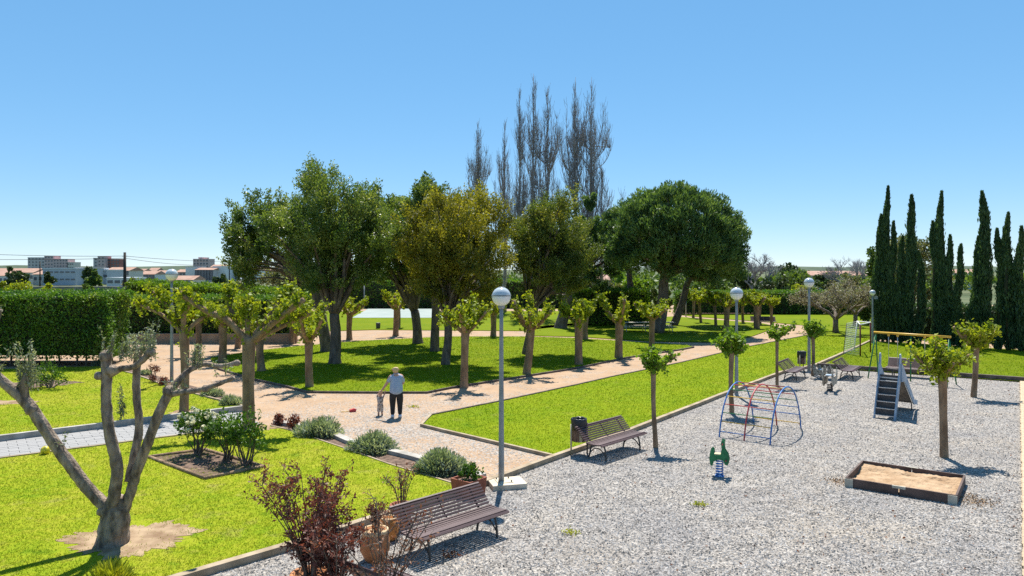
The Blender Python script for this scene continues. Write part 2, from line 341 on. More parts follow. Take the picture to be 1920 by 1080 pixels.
LAWNS['side'] = px((790, 800), (1035, 858), (1185, 809), (1365, 738), (1465, 700), (1530, 686), (1600, 655), (1628, 641), (1640, 636), (1513, 630), (1400, 652), (1365, 660), (1275, 682), (1145, 709), (1080, 724), (937, 755), (808, 781))
LAWNS['back'] = px((1535, 690), (1600, 657), (1630, 642), (1700, 644), (1920, 658), (2100, 668), (2150, 735), (1912, 717))
LAWNS['far_left'] = px((480, 584), (1085, 584), (1085, 610), (980, 621), (700, 619), (480, 625))
LAWNS['far_mid'] = px((985, 630), (1080, 632), (1222, 641), (1344, 643), (1405, 633), (1459, 614), (1430, 607), (1263, 594), (1150, 600), (1010, 613))
LAWNS['far_right'] = px((1270, 590), (1500, 587), (1680, 590), (1760, 640), (1640, 635), (1514, 629), (1512, 611), (1457, 606), (1300, 594))
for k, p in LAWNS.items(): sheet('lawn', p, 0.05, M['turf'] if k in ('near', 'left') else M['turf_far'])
sheet('sports_court', px((660, 597), (830, 597), (818, 580), (690, 580)), 0.07, M['court'], label='grey green sports court beyond the far lawn', cat='court')

def kerb(name, line, wdt, hgt, mat, z0=-0.02):
    m = MB(); line = [Vector(p) for p in line]; L = []; Rr = []
    for i, p in enumerate(line):
        a = line[max(i - 1, 0)]; b = line[min(i + 1, len(line) - 1)]; d = (b - a).normalized(); nn = Vector((-d.y, d.x, 0)) * wdt / 2
        L.append(p + nn); Rr.append(p - nn)
    n = len(line); vs = []
    for i in range(n):
        for q, z in ((L[i], z0), (L[i], hgt), (Rr[i], hgt), (Rr[i], z0)): vs.append((q.x, q.y, z))
    fs = [(i * 4 + k, i * 4 + (k + 1) % 4, i * 4 + 4 + (k + 1) % 4, i * 4 + 4 + k) for i in range(n - 1) for k in range(4)] + [(0, 1, 2, 3), (4 * n - 1, 4 * n - 2, 4 * n - 3, 4 * n - 4)]
    m.add(vs, fs); o = m.build(name, mat); o['kind'] = 'structure'
    return o
def dense(line, step=1.0):
    out = []
    for a, b in zip(line[:-1], line[1:]):
        n = max(1, int((b - a).length / step))
        out += [a.lerp(b, i / n) + Vector((rnd.uniform(-.012, .012), rnd.uniform(-.012, .012), 0)) for i in range(n)]
    return out + [line[-1]]
kerb('kerb', dense([near] + KERB[:3]), 0.15, 0.13, M['kerb'])
kerb('kerb', dense(KERB[2:] + px((1600, 656), (1632, 641))), 0.14, 0.13, M['kerb'])
kerb('kerb', dense(px((1533, 689), (1912, 716)) + [G(1912, 716) + Vector((3.4, -2.4, 0))]), 0.16, 0.22, M['kerb_dark'])
kerb('kerb', dense(px((1035, 858), (790, 800), (808, 781))), 0.09, 0.09, M['kerb'])
kerb('kerb', dense(px((808, 781), (937, 755), (1080, 724), (1145, 709), (1275, 682), (1400, 652), (1513, 630))), 0.08, 0.085, M['kerb_dark'])
kerb('kerb', dense(px((400, 690), (475, 713), (540, 727), (575, 737), (720, 738), (800, 738), (845, 729), (895, 721), (1080, 692), (1175, 672), (1275, 657), (1301, 652))), 0.08, 0.085, M['kerb_dark'])
kerb('kerb', dense([G(0, 829) + Vector((-12, -9.5, 0))] + px((0, 829), (474, 769))), 0.14, 0.2, M['kerb_grey'])
kerb('kerb', dense([G(0, 863) + Vector((-12, -9.5, 0))] + px((0, 863), (495, 799))), 0.08, 0.08, M['kerb'])
kerb('kerb', dense(px((474, 769), (440, 760), (352, 738), (300, 722), (250, 703), (190, 689))), 0.07, 0.09, M['kerb'])
kerb('kerb', dense(px((508, 801), (550, 811), (652, 846), (730, 874), (787, 891), (852, 911))), 0.05, 0.07, M['kerb'])
kerb('kerb', dense(px((518, 794), (620, 816), (655, 832), (770, 860), (905, 899))), 0.24, 0.12, M['kerb_grey'])
sheet('flower_bed', px((505, 800), (550, 812), (652, 847), (730, 875), (787, 892), (860, 915), (905, 900), (770, 861), (655, 833), (620, 817), (518, 795)), 0.02, M['soil'])
sheet('flower_bed', px((474, 770), (440, 763), (352, 740), (300, 724), (250, 704), (190, 690), (180, 683), (250, 692), (330, 716), (400, 735), (460, 752)), 0.02, M['soil'])
def blob(name, c, rx, ry, z, mat, seed, rz=0.0):
    r = random.Random(seed); P = []
    ph = [r.uniform(0, 6.28) for _ in range(5)]
    for k in range(150):
        a = 2 * math.pi * k / 150; q = .84 + 0.10 * math.sin(3 * a + ph[0]) + .08 * math.sin(7 * a + ph[1]) + .06 * math.sin(13 * a + ph[2]) + .05 * math.sin(29 * a + ph[3]) + r.uniform(-.07, .07)
        x, y = rx * q * math.cos(a), ry * q * math.sin(a)
        P.append((c.x + x * math.cos(rz) - y * math.sin(rz), c.y + x * math.sin(rz) + y * math.cos(rz)))
    return sheet(name, P, z, mat)
OLIVE = G(212, 1024); BLOBS = [(G(245, 1015), 1.25, 0.95), (G(75, 722), 1.6, 1.3), (G(8, 757), 1.3, .5), (G(350, 776), .7, .5), (G(475, 806), .75, .5)]
for i, (c, a, b) in enumerate(BLOBS): blob('bare_soil', c, a, b, 0.056, M['dry_soil'] if i != 1 else M['soil'], i)

# paved walk, every paver its own piece
pa, pb = G(495, 799), G(0, 863); pdir = (pb - pa).normalized(); pn = Vector((-pdir.y, pdir.x, 0)); pn = pn if pn.y > 0 else -pn
wid = abs((G(474, 769) - pa).dot(pn)) - 0.1
walk = sheet('paved_walk', [pa + pn * 0.04, pa + pn * wid, pa + pdir * 19 + pn * wid, pa + pdir * 19 + pn * 0.04], 0.012, M['joint'])
nrow = int(wid / 0.225); pw, pl = wid / nrow, 0.45
pm = [MB().box((0, 0, 0), (pl - 0.012, pw - 0.012, 0.05), rx=rnd.uniform(-.004, .004)).mesh('paver', M['paver']) for _ in range(3)]
rz = math.atan2(pdir.y, pdir.x)
far = MB()
for j in range(nrow):
    for i in range(42):
        q = pa + pdir * ((i + 0.5 * (j % 2)) * pl + pl / 2) + pn * ((j + 0.5) * pw + 0.05)
        z = 0.008 + rnd.uniform(-.003, .003)
        if q.x / q.y < -0.72 or len(walk.children) >= 300: far.box((q.x, q.y, z), (pl - .012, pw - .012, .05), rz=rz)
        else: link('paver', pm[rnd.randrange(3)], walk, (q.x, q.y, z), (0, 0, rz))
far.build('pavers', M['paver'], walk)['kind'] = 'stuff'
# timber deck along the gravel
ddir = (DECK1 - DECK0).normalized(); dn = Vector((-ddir.y, ddir.x, 0)); dn = dn if dn.x > 0 else -dn
deck = sheet('timber_deck', [DECK0, DECK0 + dn * 3, DECKN + dn * 3, DECKN], 0.02, M['soil'])
dm = MB().box((0, 0, 0), (0.138, 3.0, 0.04)).mesh('plank', M['plank']); rz = math.atan2(ddir.y, ddir.x); nd = int((DECKN - DECK0).length / 0.145)
for i in range(nd):
    q = DECK0 + ddir * (i * 0.145 + 0.07) + dn * (1.5 + rnd.uniform(-.015, .015))
    link('plank', dm, deck, (q.x, q.y, 0.05 + rnd.uniform(-.002, .002)), (0, 0, rz))

# grass blades on the lawns near enough to show them
def grass(key, dens, mat, label):
    r = np.random.RandomState(len(key)); poly = LAWNS[key]
    _, area = sample_poly(poly, 4, r); P, _ = sample_poly(poly, int(area * dens), r)
    X, Y = P[:, 0], P[:, 1]
    keep = (Y > 6) & (np.abs(X / np.maximum(Y, 1)) < 0.85) & (r.uniform(size=len(P)) < np.clip((12.0 / np.maximum(Y, 6)) ** 1.7, 0, 1))
    for c, a, b in BLOBS + [(ROSE_C, .8, .6)]:
        q = ((X - c.x) / a) ** 2 + ((Y - c.y) / b) ** 2; q = q * (1 + .35 * np.sin(X * 5.1 + Y * 2.3) * np.cos(Y * 4.7)); keep &= (q > 1) | (r.uniform(size=len(P)) < 0.10 + 0.9 * np.clip(q - .2, 0, 1) ** 2)
    P = P[keep]; n = len(P); Y = P[:, 1]
    s = np.clip(Y / 12, 1, 4); a = r.uniform(0, 6.28, n); h = r.uniform(.016, .04, n) * (0.8 + 0.2 * s); wv = .005 * s + .003
    lean = r.normal(size=(n, 2)) * .03
    V = np.zeros((n, 3, 3)); V[:, 0, :2] = P + np.stack([np.cos(a), np.sin(a)], 1) * wv[:, None]; V[:, 1, :2] = P - np.stack([np.cos(a), np.sin(a)], 1) * wv[:, None]
    V[:, :2, 2] = 0.045; V[:, 2, :2] = P + lean; V[:, 2, 2] = 0.05 + h
    tag(link('grass', fast_mesh('grass', V.reshape(-1, 3), np.arange(3 * n).reshape(n, 3), mat)), label, 'grass', kind='stuff')
    return n
ROSE_C = (G(280, 862) + G(385, 903) + G(493, 880) + G(390, 846)) / 4
ng = grass('near', 1300, M['turf'], 'short sunlit yellow green grass of the lawn round the pruned olive tree')
ng += grass('left', 1100, M['turf'], 'short grass of the lawn between the hedge and the paved walk')
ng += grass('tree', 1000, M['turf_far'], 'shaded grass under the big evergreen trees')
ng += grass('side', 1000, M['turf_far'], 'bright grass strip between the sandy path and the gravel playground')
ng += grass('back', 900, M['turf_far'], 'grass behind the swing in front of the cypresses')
# loose stones on top of the gravel
def pebbles(n):
    r = np.random.RandomState(5); P, area = sample_poly(gravel_poly, n, r); Y = P[:, 1]
    keep = (Y > 8) & (np.abs(P[:, 0] / Y) < 0.78) & (r.uniform(size=n) < np.clip((11 / np.maximum(Y, 5)) ** 1.5, 0, 1)); P = P[keep]; n = len(P)
    o = np.array([[1, 0, 0], [0, 1, 0], [-1, 0, 0], [0, -1, 0], [0, 0, 1]], dtype=float)
    f = np.array([[0, 1, 4], [1, 2, 4], [2, 3, 4], [3, 0, 4]])
    sz = r.uniform(.010, .024, (n, 1, 1)) * r.uniform(.7, 1.2, (n, 1, 3)); sz[:, :, 2] *= .8; a = r.uniform(0, 6.28, n)
    V = (o[None] + r.normal(size=(n, 5, 3)) * .18) * sz; ca, sa = np.cos(a)[:, None], np.sin(a)[:, None]
    V = np.stack([V[:, :, 0] * ca - V[:, :, 1] * sa, V[:, :, 0] * sa + V[:, :, 1] * ca, V[:, :, 2]], 2)
    V[:, :, :2] += P[:, None, :]; V[:, :, 2] += .007
    F = (f[None] + (np.arange(n) * 5)[:, None, None]).reshape(-1, 3)
    m = leafmat('loose_stone', (0.10, 0.096, 0.09), (0.50, 0.47, 0.44), trans=0.0, nscale=3.0)
    tag(link('gravel', fast_mesh('gravel', V.reshape(-1, 3), F, m)), 'loose grey stones strewn over the playground', 'gravel', kind='stuff')
pebbles(215000)

# ---------------------------------------------------------------- plant materials
M['bark_grey'] = material('grey_bark', (0.11, 0.085, 0.065), (0.24, 0.19, 0.15), 6, 0.9, 0.9, 16, stretch=(1, 1, .35))
M['bark_dark'] = material('dark_bark', (0.085, 0.064, 0.05), (0.19, 0.145, 0.11), 6, 0.9, 0.9, 16, stretch=(1, 1, .35))
M['bark_pollard'] = material('pale_brown_bark', (0.17, 0.105, 0.06), (0.32, 0.215, 0.13), 5, 0.9, 0.8, 14, stretch=(1, 1, .35))
M['bark_olive'] = material('olive_bark', (0.10, 0.074, 0.056), (0.36, 0.28, 0.21), 9, 0.9, 1.0, 22, stretch=(1, 1, .4))
M['cut_wood'] = material('cut_wood', (0.34, 0.22, 0.13), (0.44, 0.31, 0.2), 9, 0.9)
M['oak'] = leafmat('evergreen_leaf', (0.035, 0.075, 0.016), (0.13, 0.185, 0.04), 0.36, c3=(0.30, 0.33, 0.11), rough=.42)
M['oak_yellow'] = leafmat('yellowing_leaf', (0.065, 0.085, 0.014), (0.21, 0.195, 0.022), 0.38, c3=(0.36, 0.33, 0.045))
M['oak_olive'] = leafmat('olive_green_leaf', (0.042, 0.075, 0.018), (0.13, 0.165, 0.036), 0.36, c3=(0.32, 0.30, 0.05))
M['pine'] = leafmat('pine_needle', (0.030, 0.065, 0.022), (0.105, 0.175, 0.055), 0.3, c3=(0.19, 0.26, 0.08))
M['cypress'] = leafmat('cypress_spray', (0.026, 0.062, 0.028), (0.078, 0.135, 0.055), 0.24)
M['mulberry'] = leafmat('young_mulberry_leaf', (0.15, 0.22, 0.012), (0.32, 0.37, 0.022), 0.45, (1.3, 1.2, .6), nscale=1.5)
M['mulberry_dark'] = leafmat('mulberry_leaf', (0.085, 0.175, 0.014), (0.20, 0.30, 0.025), 0.42, (1.4, 1.4, .5), nscale=1.5)
M['hedge'] = leafmat('hedge_leaf', (0.036, 0.10, 0.018), (0.115, 0.22, 0.028), 0.36, nscale=0.6, c3=(0.17, 0.19, 0.04))
M['hedge_bright'] = leafmat('bright_hedge_leaf', (0.06, 0.12, 0.010), (0.18, 0.28, 0.018), 0.35, nscale=0.6)
M['hedge_core'] = material('hedge_twigs', (0.02, 0.028, 0.012), (0.045, 0.04, 0.024), 3, 0.95)
M['olive_leaf'] = leafmat('olive_leaf', (0.09, 0.12, 0.06), (0.24, 0.27, 0.17), 0.25, nscale=3, c3=(0.40, 0.42, 0.32))
M['santolina'] = leafmat('silver_leaf', (0.12, 0.165, 0.10), (0.29, 0.34, 0.26), 0.3, nscale=2.5, c3=(0.42, 0.45, 0.36))
M['photinia'] = leafmat('red_leaf', (0.055, 0.024, 0.020), (0.16, 0.065, 0.05), 0.3, (1.7, .95, .6), nscale=2.2, c3=(0.26, 0.14, 0.08))
M['rose_leaf'] = leafmat('rose_leaf', (0.025, 0.07, 0.010), (0.10, 0.19, 0.022), 0.3, nscale=3)
M['petal'] = leafmat('cream_petal', (0.62, 0.60, 0.42), (0.80, 0.78, 0.62), 0.3, (1, 1, .8), nscale=4)
M['yellow_leaf'] = leafmat('yellow_green_blade', (0.20, 0.24, 0.015), (0.42, 0.40, 0.03), 0.3, nscale=4)
M['bud'] = leafmat('bud_and_twig', (0.16, 0.13, 0.10), (0.30, 0.27, 0.18), 0.15, nscale=1, c3=(0.38, 0.38, 0.24))
M['poplar_bark'] = material('bare_twig', (0.20, 0.188, 0.183), (0.32, 0.30, 0.295), 3, 0.9)
M['pale_tree'] = leafmat('grey_green_leaf', (0.085, 0.10, 0.04), (0.22, 0.23, 0.11), 0.3, nscale=.6)
M['far_leaf'] = leafmat('far_leaf', (0.05, 0.095, 0.02), (0.14, 0.20, 0.045), 0.32, nscale=.4)
M['far_dark'] = leafmat('far_dark_leaf', (0.03, 0.055, 0.02), (0.075, 0.11, 0.04), 0.2, nscale=.4)

def limb(mb, a, b, r0, r1, sag=0.15, n=5, seg=7, jit=.06):
    """a bent, tapering limb"""
    a, b = Vector(a), Vector(b); L = (b - a).length; k = Vector((rnd.uniform(-1, 1), rnd.uniform(-1, 1), rnd.uniform(-.4, 1))) * L * sag
    pts = [a.lerp(b, t) + k * 4 * t * (1 - t) * 0.5 for t in np.linspace(0, 1, n)]
    mb.tube(pts, ramp(r0, r1, n), seg, jit)

def big_tree(name, base, ctr, rad, n, mat, label, seed, trunk_r=.3, fork=None, K=70, cr=.5, lsize=.19, low=-.97, bark='bark_dark', lean=0.0, group='big evergreen trees on the shaded lawn', elong=1.25):
    b = Vector(base); t = empty(name, b, 0, label, 'tree', group); c = Vector(ctr) - b
    P, D, cc = lobed_crown(c, rad, max(14, K // 4), 9, n, .30 * min(rad), .2 + .035 * min(rad), seed, low=low)
    leaves('crown', P, lsize, lsize * .5, mat, t, D, 0.8, seed)
    tr = MB(); fz = fork or (c.z - rad[2] * .75); top = Vector((c.x * .18, c.y * .18, fz))
    pts = [Vector((0, 0, -.1)), Vector((0, 0, .3)), top * .55 + Vector((.06, 0, 0)), top]
    tr.tube(spline(pts, 3), spradii([trunk_r * 1.35, trunk_r * 1.05, trunk_r * .9, trunk_r * .85], 10), 12, .06)
    tr.build('trunk', M[bark], t, True)
    lb = MB(); order = np.argsort(-np.linalg.norm(cc - np.array(top), axis=1))
    for i in order[::max(1, len(order) // 26)]:
        e = Vector(cc[i]); mid = top.lerp(e, .5) + Vector((0, 0, .1 * rad[2])); r0 = trunk_r * rnd.uniform(.28, .5)
        limb(lb, top - Vector((0, 0, .2)), mid, r0, r0 * .6, .12); limb(lb, mid, e, r0 * .6, .02, .12)
    lb.build('limbs', M[bark], t, True)
    return t
def atY(x, y, Y): return A(x, y, Y)
def rpx(wpx, Y): return wpx / FOC * Y

# big evergreens ------------------------------------------------
b = G(612, 660); Y = b.y; c = atY(490, 455, Y)
big_tree('evergreen_tree', b, (c.x, Y, c.z), (3.15, 2.8, 3.4), 30000, M['oak'], 'evergreen tree with thin crown leaning out towards the town', 21, .34, K=95, cr=.38, lsize=.155)
b = G(628, 683); Y = b.y; c = atY(622, 432, Y)
big_tree('evergreen_tree', b, (c.x, Y, c.z - .35), (3.75, 3.5, 3.75), 92000, M['oak'], 'tallest dark evergreen tree with broad rounded crown and thick trunk', 22, .30, K=230, cr=.36, lsize=.13, fork=2.6, elong=1.45)
b = G(783, 645); Y = b.y; c = atY(752, 452, Y)
big_tree('evergreen_tree', b, (c.x, Y, c.z), (3.3, 2.9, 3.9), 50000, M['oak'], 'dark evergreen tree half hidden between the tallest tree and the yellowing one', 23, .32, K=150, cr=.38, lsize=.155, fork=2.2, elong=1.4)
b = G(815, 660); Y = b.y; c = atY(812, 432, Y)
big_tree('evergreen_tree', b, (c.x, Y, c.z), (2.5, 2.4, 3.4), 36000, M['oak'], 'green evergreen tree rising just behind the yellowing tree', 24, .26, K=110, cr=.38, lsize=.17, elong=1.5)
b = G(836, 685); Y = b.y; c = atY(857, 455, Y)
big_tree('evergreen_tree', b, (c.x, Y, c.z - .3), (3.2, 2.9, 3.5), 78000, M['oak_yellow'], 'evergreen tree with yellowing olive leaves and oval crown', 25, .22, K=230, cr=.33, lsize=.125, fork=2.5, elong=1.5)
b = G(988, 665); Y = b.y; c = atY(1036, 455, Y)
big_tree('evergreen_tree', b, (c.x, Y, c.z - .25), (2.85, 2.6, 3.65), 72000, M['oak_olive'], 'upright evergreen tree with olive green crown behind the globe lamp', 26, .24, K=220, cr=.33, lsize=.125, fork=2.7, elong=1.6)
b = G(1052, 616); Y = b.y; c = atY(1120, 470, Y)
big_tree('evergreen_tree', b, (c.x, Y, c.z), (3.0, 3.2, 4.8), 28000, M['pine'], 'dark tree filling the gap before the umbrella pine', 27, .5, K=70, cr=.6, lsize=.24, group='pines beyond the shaded lawn')
# umbrella pines ------------------------------------------------
def pine(base, ctr, rad, n, label, seed, trunk_r, fork, K=130):
    b = Vector(base); t = empty('umbrella_pine', b, 0, label, 'tree', 'pines beyond the shaded lawn'); c = Vector(ctr) - b
    P, D, cc = crown_points(c, rad, K, n, .36, seed, low=-.36, shell=.78, lump=.02, elong=.9, even=True)
    leaves('crown', P, .34, .09, M['pine'], t, D * 1.2 + np.array([0, 0, .6]), 0.8, seed)
    P2, D2, _ = crown_points(c + Vector((0, 0, -.1 * rad[2])), (rad[0] * .8, rad[1] * .8, rad[2] * .65), 60, n // 4, .55, seed + 1, low=-.75, shell=.4)
    leaves('inner_needles', P2, .34, .07, M['pine'], t, D2, 1.0, seed + 3)
    tr = MB(); top = Vector((c.x * .4, c.y * .4, fork))
    tr.tube(spline([Vector((0, 0, -.1)), top * .5 + Vector((.12, 0, 0)), top, c * .75 + Vector((0, 0, .4))], 3), spradii([trunk_r * 1.2, trunk_r, trunk_r * .85, trunk_r * .4], 10), 10, .07)
    tr.build('trunk', M['bark_dark'], t, True); lb = MB()
    for i in range(0, len(cc), 5):
        e = Vector(cc[i]); s = top.lerp(c * .75, rnd.uniform(0, .9)); r0 = trunk_r * rnd.uniform(.2, .38); limb(lb, s, e, r0, .03, .1)
    lb.build('limbs', M['bark_dark'], t, True)
b = G(1233, 625); Y = b.y; c = atY(1264, 458, Y)
pine(b, (c.x, Y, c.z), (5.0, 4.7, 4.5), 60000, 'large umbrella pine with domed crown standing clear of the other trees', 31, .42, 4.2, 300)
b = G(1262, 611); Y = b.y; c = atY(1338, 500, Y)
pine(b, (c.x, Y, c.z), (2.4, 2.8, 2.3), 16000, 'smaller pine at the outer edge of the umbrella pine', 32, .3, 4.0, 80)
b = G(1180, 606); Y = b.y; c = atY(1180, 455, Y)
pine(b, (c.x, Y, c.z), (3.4, 3.0, 3.2), 18000, 'pine in the back between upright evergreen and umbrella pine', 33, .3, 4.6, 80)

# bare poplars ------------------------------------------------
def poplar(pxx, top, wpx, Y, label, seed, stems=1, nb=40):
    """a broom of long, nearly upright branches with fine upright twigs"""
    r = random.Random(seed); x = (pxx - 960) / FOC * Y; H = EYE + (HOR - top) / FOC * Y
    t = empty('bare_poplar', (x, Y, 0), 0, label, 'tree', 'bare poplars behind the evergreen trees')
    wr = rpx(wpx, Y) / 2
    for s in range(stems):
        ox = (s - (stems - 1) / 2) * wr * .8 if stems > 1 else 0; hs_ = H * (1 - .06 * abs(s - (stems - 1) / 2)); w1 = wr * 1.1 if stems == 1 else wr * .85
        tk = MB(); tp = [Vector((ox * min(1, z * 2.2 + .15), 0, z * hs_)) + Vector((r.uniform(-.08, .08), r.uniform(-.08, .08), 0)) for z in np.linspace(0, 1, 9)]
        tk.tube(tp, ramp(.19, .012, 9), 8, .05); tk.build('trunk', M['poplar_bark'], t, True)
        br = MB()
        for k in range(nb):
            f = r.uniform(.1, .72); a = r.uniform(0, 6.28); rr = w1 * math.sqrt(r.uniform(.02, 1.15)); tipz = hs_ * (1 - .34 * (rr / w1) ** 2) * r.uniform(.62, .99) if f < .55 else hs_ * r.uniform(.82, .98) * (1 - .15 * rr / w1)
            if r.random() < .38: tipz = min(tipz, (f + r.uniform(.15, .3)) * hs_)
            oxx = ox * min(1, f * 2.2 + .15); p0 = Vector((oxx, 0, f * hs_)); L = tipz - p0.z; c_, s_ = math.cos(a), math.sin(a)
            pts = spline([p0, p0 + Vector((c_ * rr * .62, s_ * rr * .62, L * .3)), p0 + Vector((c_ * rr * .95, s_ * rr * .95, L * .68)), Vector((oxx + c_ * rr + r.uniform(-.15, .15), s_ * rr, tipz))], 4)
            br.tube(pts, ramp(.042, .009, len(pts)), 4, 0, False)
            for q in range(40):
                g = r.uniform(.08, .98); s0 = pts[int(g * (len(pts) - 1))].lerp(pts[min(len(pts) - 1, int(g * (len(pts) - 1)) + 1)], r.random()); a2 = r.uniform(0, 6.28); l2 = r.uniform(.5, 1.9) * (1.1 - .5 * g); o2 = l2 * r.uniform(.12, .55)
                br.tube([s0, s0 + Vector((math.cos(a2) * o2 * .75, math.sin(a2) * o2 * .75, l2 * .5)), s0 + Vector((math.cos(a2) * o2, math.sin(a2) * o2, l2))], [.015, .012, .009], 3, 0, False)
        for k in range(26):                          # short leaders round the tip
            f = r.uniform(.62, .95); s0 = Vector((ox * min(1, f * 2.2 + .15), 0, f * hs_)); a2 = r.uniform(0, 6.28); l2 = hs_ * r.uniform(.06, .14) * (1.25 - f); l2 = max(l2, .6); o2 = l2 * r.uniform(.15, .4)
            pts = [s0, s0 + Vector((math.cos(a2) * o2 * .8, math.sin(a2) * o2 * .8, l2 * .6)), s0 + Vector((math.cos(a2) * o2, math.sin(a2) * o2, l2 * 1.5))]; br.tube(pts, [.025, .018, .009], 3, 0, False)
            for q in range(7):
                p = pts[0].lerp(pts[2], r.uniform(.1, .9)); a3 = r.uniform(0, 6.28); l3 = r.uniform(.3, .9); br.tube([p, p + Vector((math.cos(a3) * l3 * .3, math.sin(a3) * l3 * .3, l3))], [.012, .008], 3, 0, False)
        br.build('branches', M['poplar_bark'], t)
poplar(897, 226, 44, 78, 'short bare poplar, leftmost of the poplars', 1)
poplar(946, 228, 42, 82, 'slim bare poplar next to the shortest one', 2)
poplar(1000, 138, 66, 74, 'tall bare poplar with several parallel stems', 3, 3, 34)
poplar(1094, 130, 78, 70, 'tallest and widest bare poplar beside the umbrella pine', 4, 2, 50)
poplar(1128, 318, 70, 72, 'low bare poplar stump shoots next to umbrella pine crown', 5, 1, 26)

# cypresses ------------------------------------------------
CY = [(1655, 405, 24, 'second cypress of the row, short and slim'), (1665, 352, 30, 'tallest cypress at the goal end of the row'), (1675, 418, 26, 'cypress directly after the tallest one'),
      (1689, 445, 28, 'short cypress between two tall ones near the pale tree'), (1706, 368, 36, 'tall broad cypress in front of the pale tree'), (1725, 475, 24, 'shortest cypress, standing in front of the pale tree'),
      (1753, 418, 24, 'slim cypress just before the tall middle one'), (1766, 361, 32, 'tall cypress in the middle of the row'), (1781, 444, 28, 'medium cypress just after the tall middle one'),
      (1799, 461, 26, 'low cypress before the gap in the row'), (1830, 446, 30, 'low cypress grown into the tall pointed one'), (1843, 362, 44, 'tall pointed cypress with the widest foot'),
      (1875, 432, 30, 'medium cypress above the forked young mulberry'), (1892, 402, 32, 'cypress with a ragged open top'), (1915, 428, 34, 'last cypress, cut by the picture edge'),
      (1646, 428, 22, 'first cypress beside the small globe lamp')]
for i, (x, top, wp, lab) in enumerate(CY):
    b = G(x, 640 + (x - 1650) * .075); Y = b.y; H = EYE + (HOR - top) / FOC * Y; r = np.random.RandomState(40 + i); W = rpx(wp, Y) / 2 * .42
    t = empty('cypress_tree', b, 0, lab, 'tree', 'cypresses in a row behind the playground'); n = int(2600 + 520 * H)
    z = r.uniform(0.02, 1, n) ** 1.05; a = r.uniform(0, 6.28, n)
    pr = np.interp(z, [0, .06, .3, .5, .7, .86, .95, 1], [1.0, 1.3, 1.3, 1.05, .9, .66, .38, .08]) * (1 + .18 * np.sin(3 * a + 9 * z + i) + .14 * np.sin(19 * z + 2 * a + i) + .12 * np.sin(47 * z + 5 * i))
    q = W * pr * r.uniform(.6, 1.08, n) * (1 + (r.uniform(size=n) < .04) * .5); wob = .13 * np.sin(z * 5 + i) + .06 * np.sin(z * 13 + 2 * i)
    P = np.stack([np.cos(a) * q + wob, np.sin(a) * q, z * H + .05], 1)
    leaves('crown', P, .30, .085, M['cypress'], t, np.stack([np.cos(a) * .35, np.sin(a) * .35, np.full(n, 1.5)], 1), .35, i)
    MB().tube([(0, 0, -.1), (wob[0], 0, H * .5), (0, 0, H * .93)], [W * .55, W * .5, .03], 7).build('trunk', M['hedge_core'], t, True)

# pollarded mulberries ------------------------------------------------
def mulberry(base, fork_h, arms, label, seed, tr=.12, nleaf=900, lsize=.13, mat='mulberry', group='pollarded mulberries on the lawns', lean=(0, 0), cluster=.2, flare=1.5, along=.35, shoots=True):
    """arms: list of lists of offsets from the fork (x, y, z), knuckle at the last"""
    r = random.Random(seed); b = Vector(base); t = empty('mulberry_tree', b, 0, label, 'tree', group); f = Vector((lean[0], lean[1], fork_h))
    MB().tube(spline([Vector((0, 0, -.05)), Vector((0, 0, .18)), f * .5 + Vector((r.uniform(-.04, .04), 0, 0)), f, f + Vector((0, 0, tr * .6))], 4),
              spradii([tr * flare, tr * 1.12, tr, tr * 1.18, tr * .7], 17), 12, .035).build('trunk', M['bark_pollard'], t, True)
    am = MB(); P = []; D = []; rr = np.random.RandomState(seed)
    for arm in arms:
        pts = spline([f - Vector((0, 0, tr * .4))] + [f + Vector(o) for o in arm], 4)
        r0 = tr * r.uniform(.55, .75); rad = ramp(r0, r0 * .62, len(pts)); rad[-2] *= 1.25; rad[-1] *= 1.2
        am.tube(pts, rad, 8, .12)
        n = int(nleaf / len(arms)); pa_ = np.array([tuple(p) for p in pts]); i = np.clip((len(pts) - 1 - np.abs(rr.normal(size=n)) * along * len(pts)), 0, len(pts) - 1).astype(int)
        # leafy shoots leave the arm upwards
        ns = max(6, n // 14); si = np.clip(len(pts) - 1 - np.abs(rr.normal(size=ns)) * along * len(pts), 0, len(pts) - 1).astype(int)
        sd = rr.normal(size=(ns, 3)) * .55 + np.array([0, 0, .75]); sd /= np.linalg.norm(sd, axis=1)[:, None]; sl_ = rr.uniform(.5, 1.6, ns) * cluster
        k = rr.randint(0, ns, n); u = rr.uniform(.1, 1, n)
        p = pa_[si[k]] + sd[k] * (sl_[k] * u)[:, None] + rr.normal(size=(n, 3)) * cluster * .22
        P.append(p); D.append(sd[k] * .4 + rr.normal(size=(n, 3)) * .6 + np.array([0, 0, -.15]))
        if shoots:
            for j in range(0, ns, 2): am.tube([pa_[si[j]], pa_[si[j]] + sd[j] * sl_[j]], [.012, .005], 4, 0, False)
    am.build('arms', M['bark_pollard'], t, True)
    leaves('crown', np.concatenate(P), lsize, lsize * .78, M[mat], t, np.concatenate(D), .6, seed)
    return t
def img_arms(bx, by, forky, Y, lst, dys):
    """arms read off the picture at the tree's own distance; dys = depth offset of each tip"""
    s = Y / FOC; out = []
    for arm, dy in zip(lst, dys): out.append([((x - bx) * s, dy * (i + 1) / len(arm), (forky - y) * s) for i, (x, y) in enumerate(arm)])
    return out
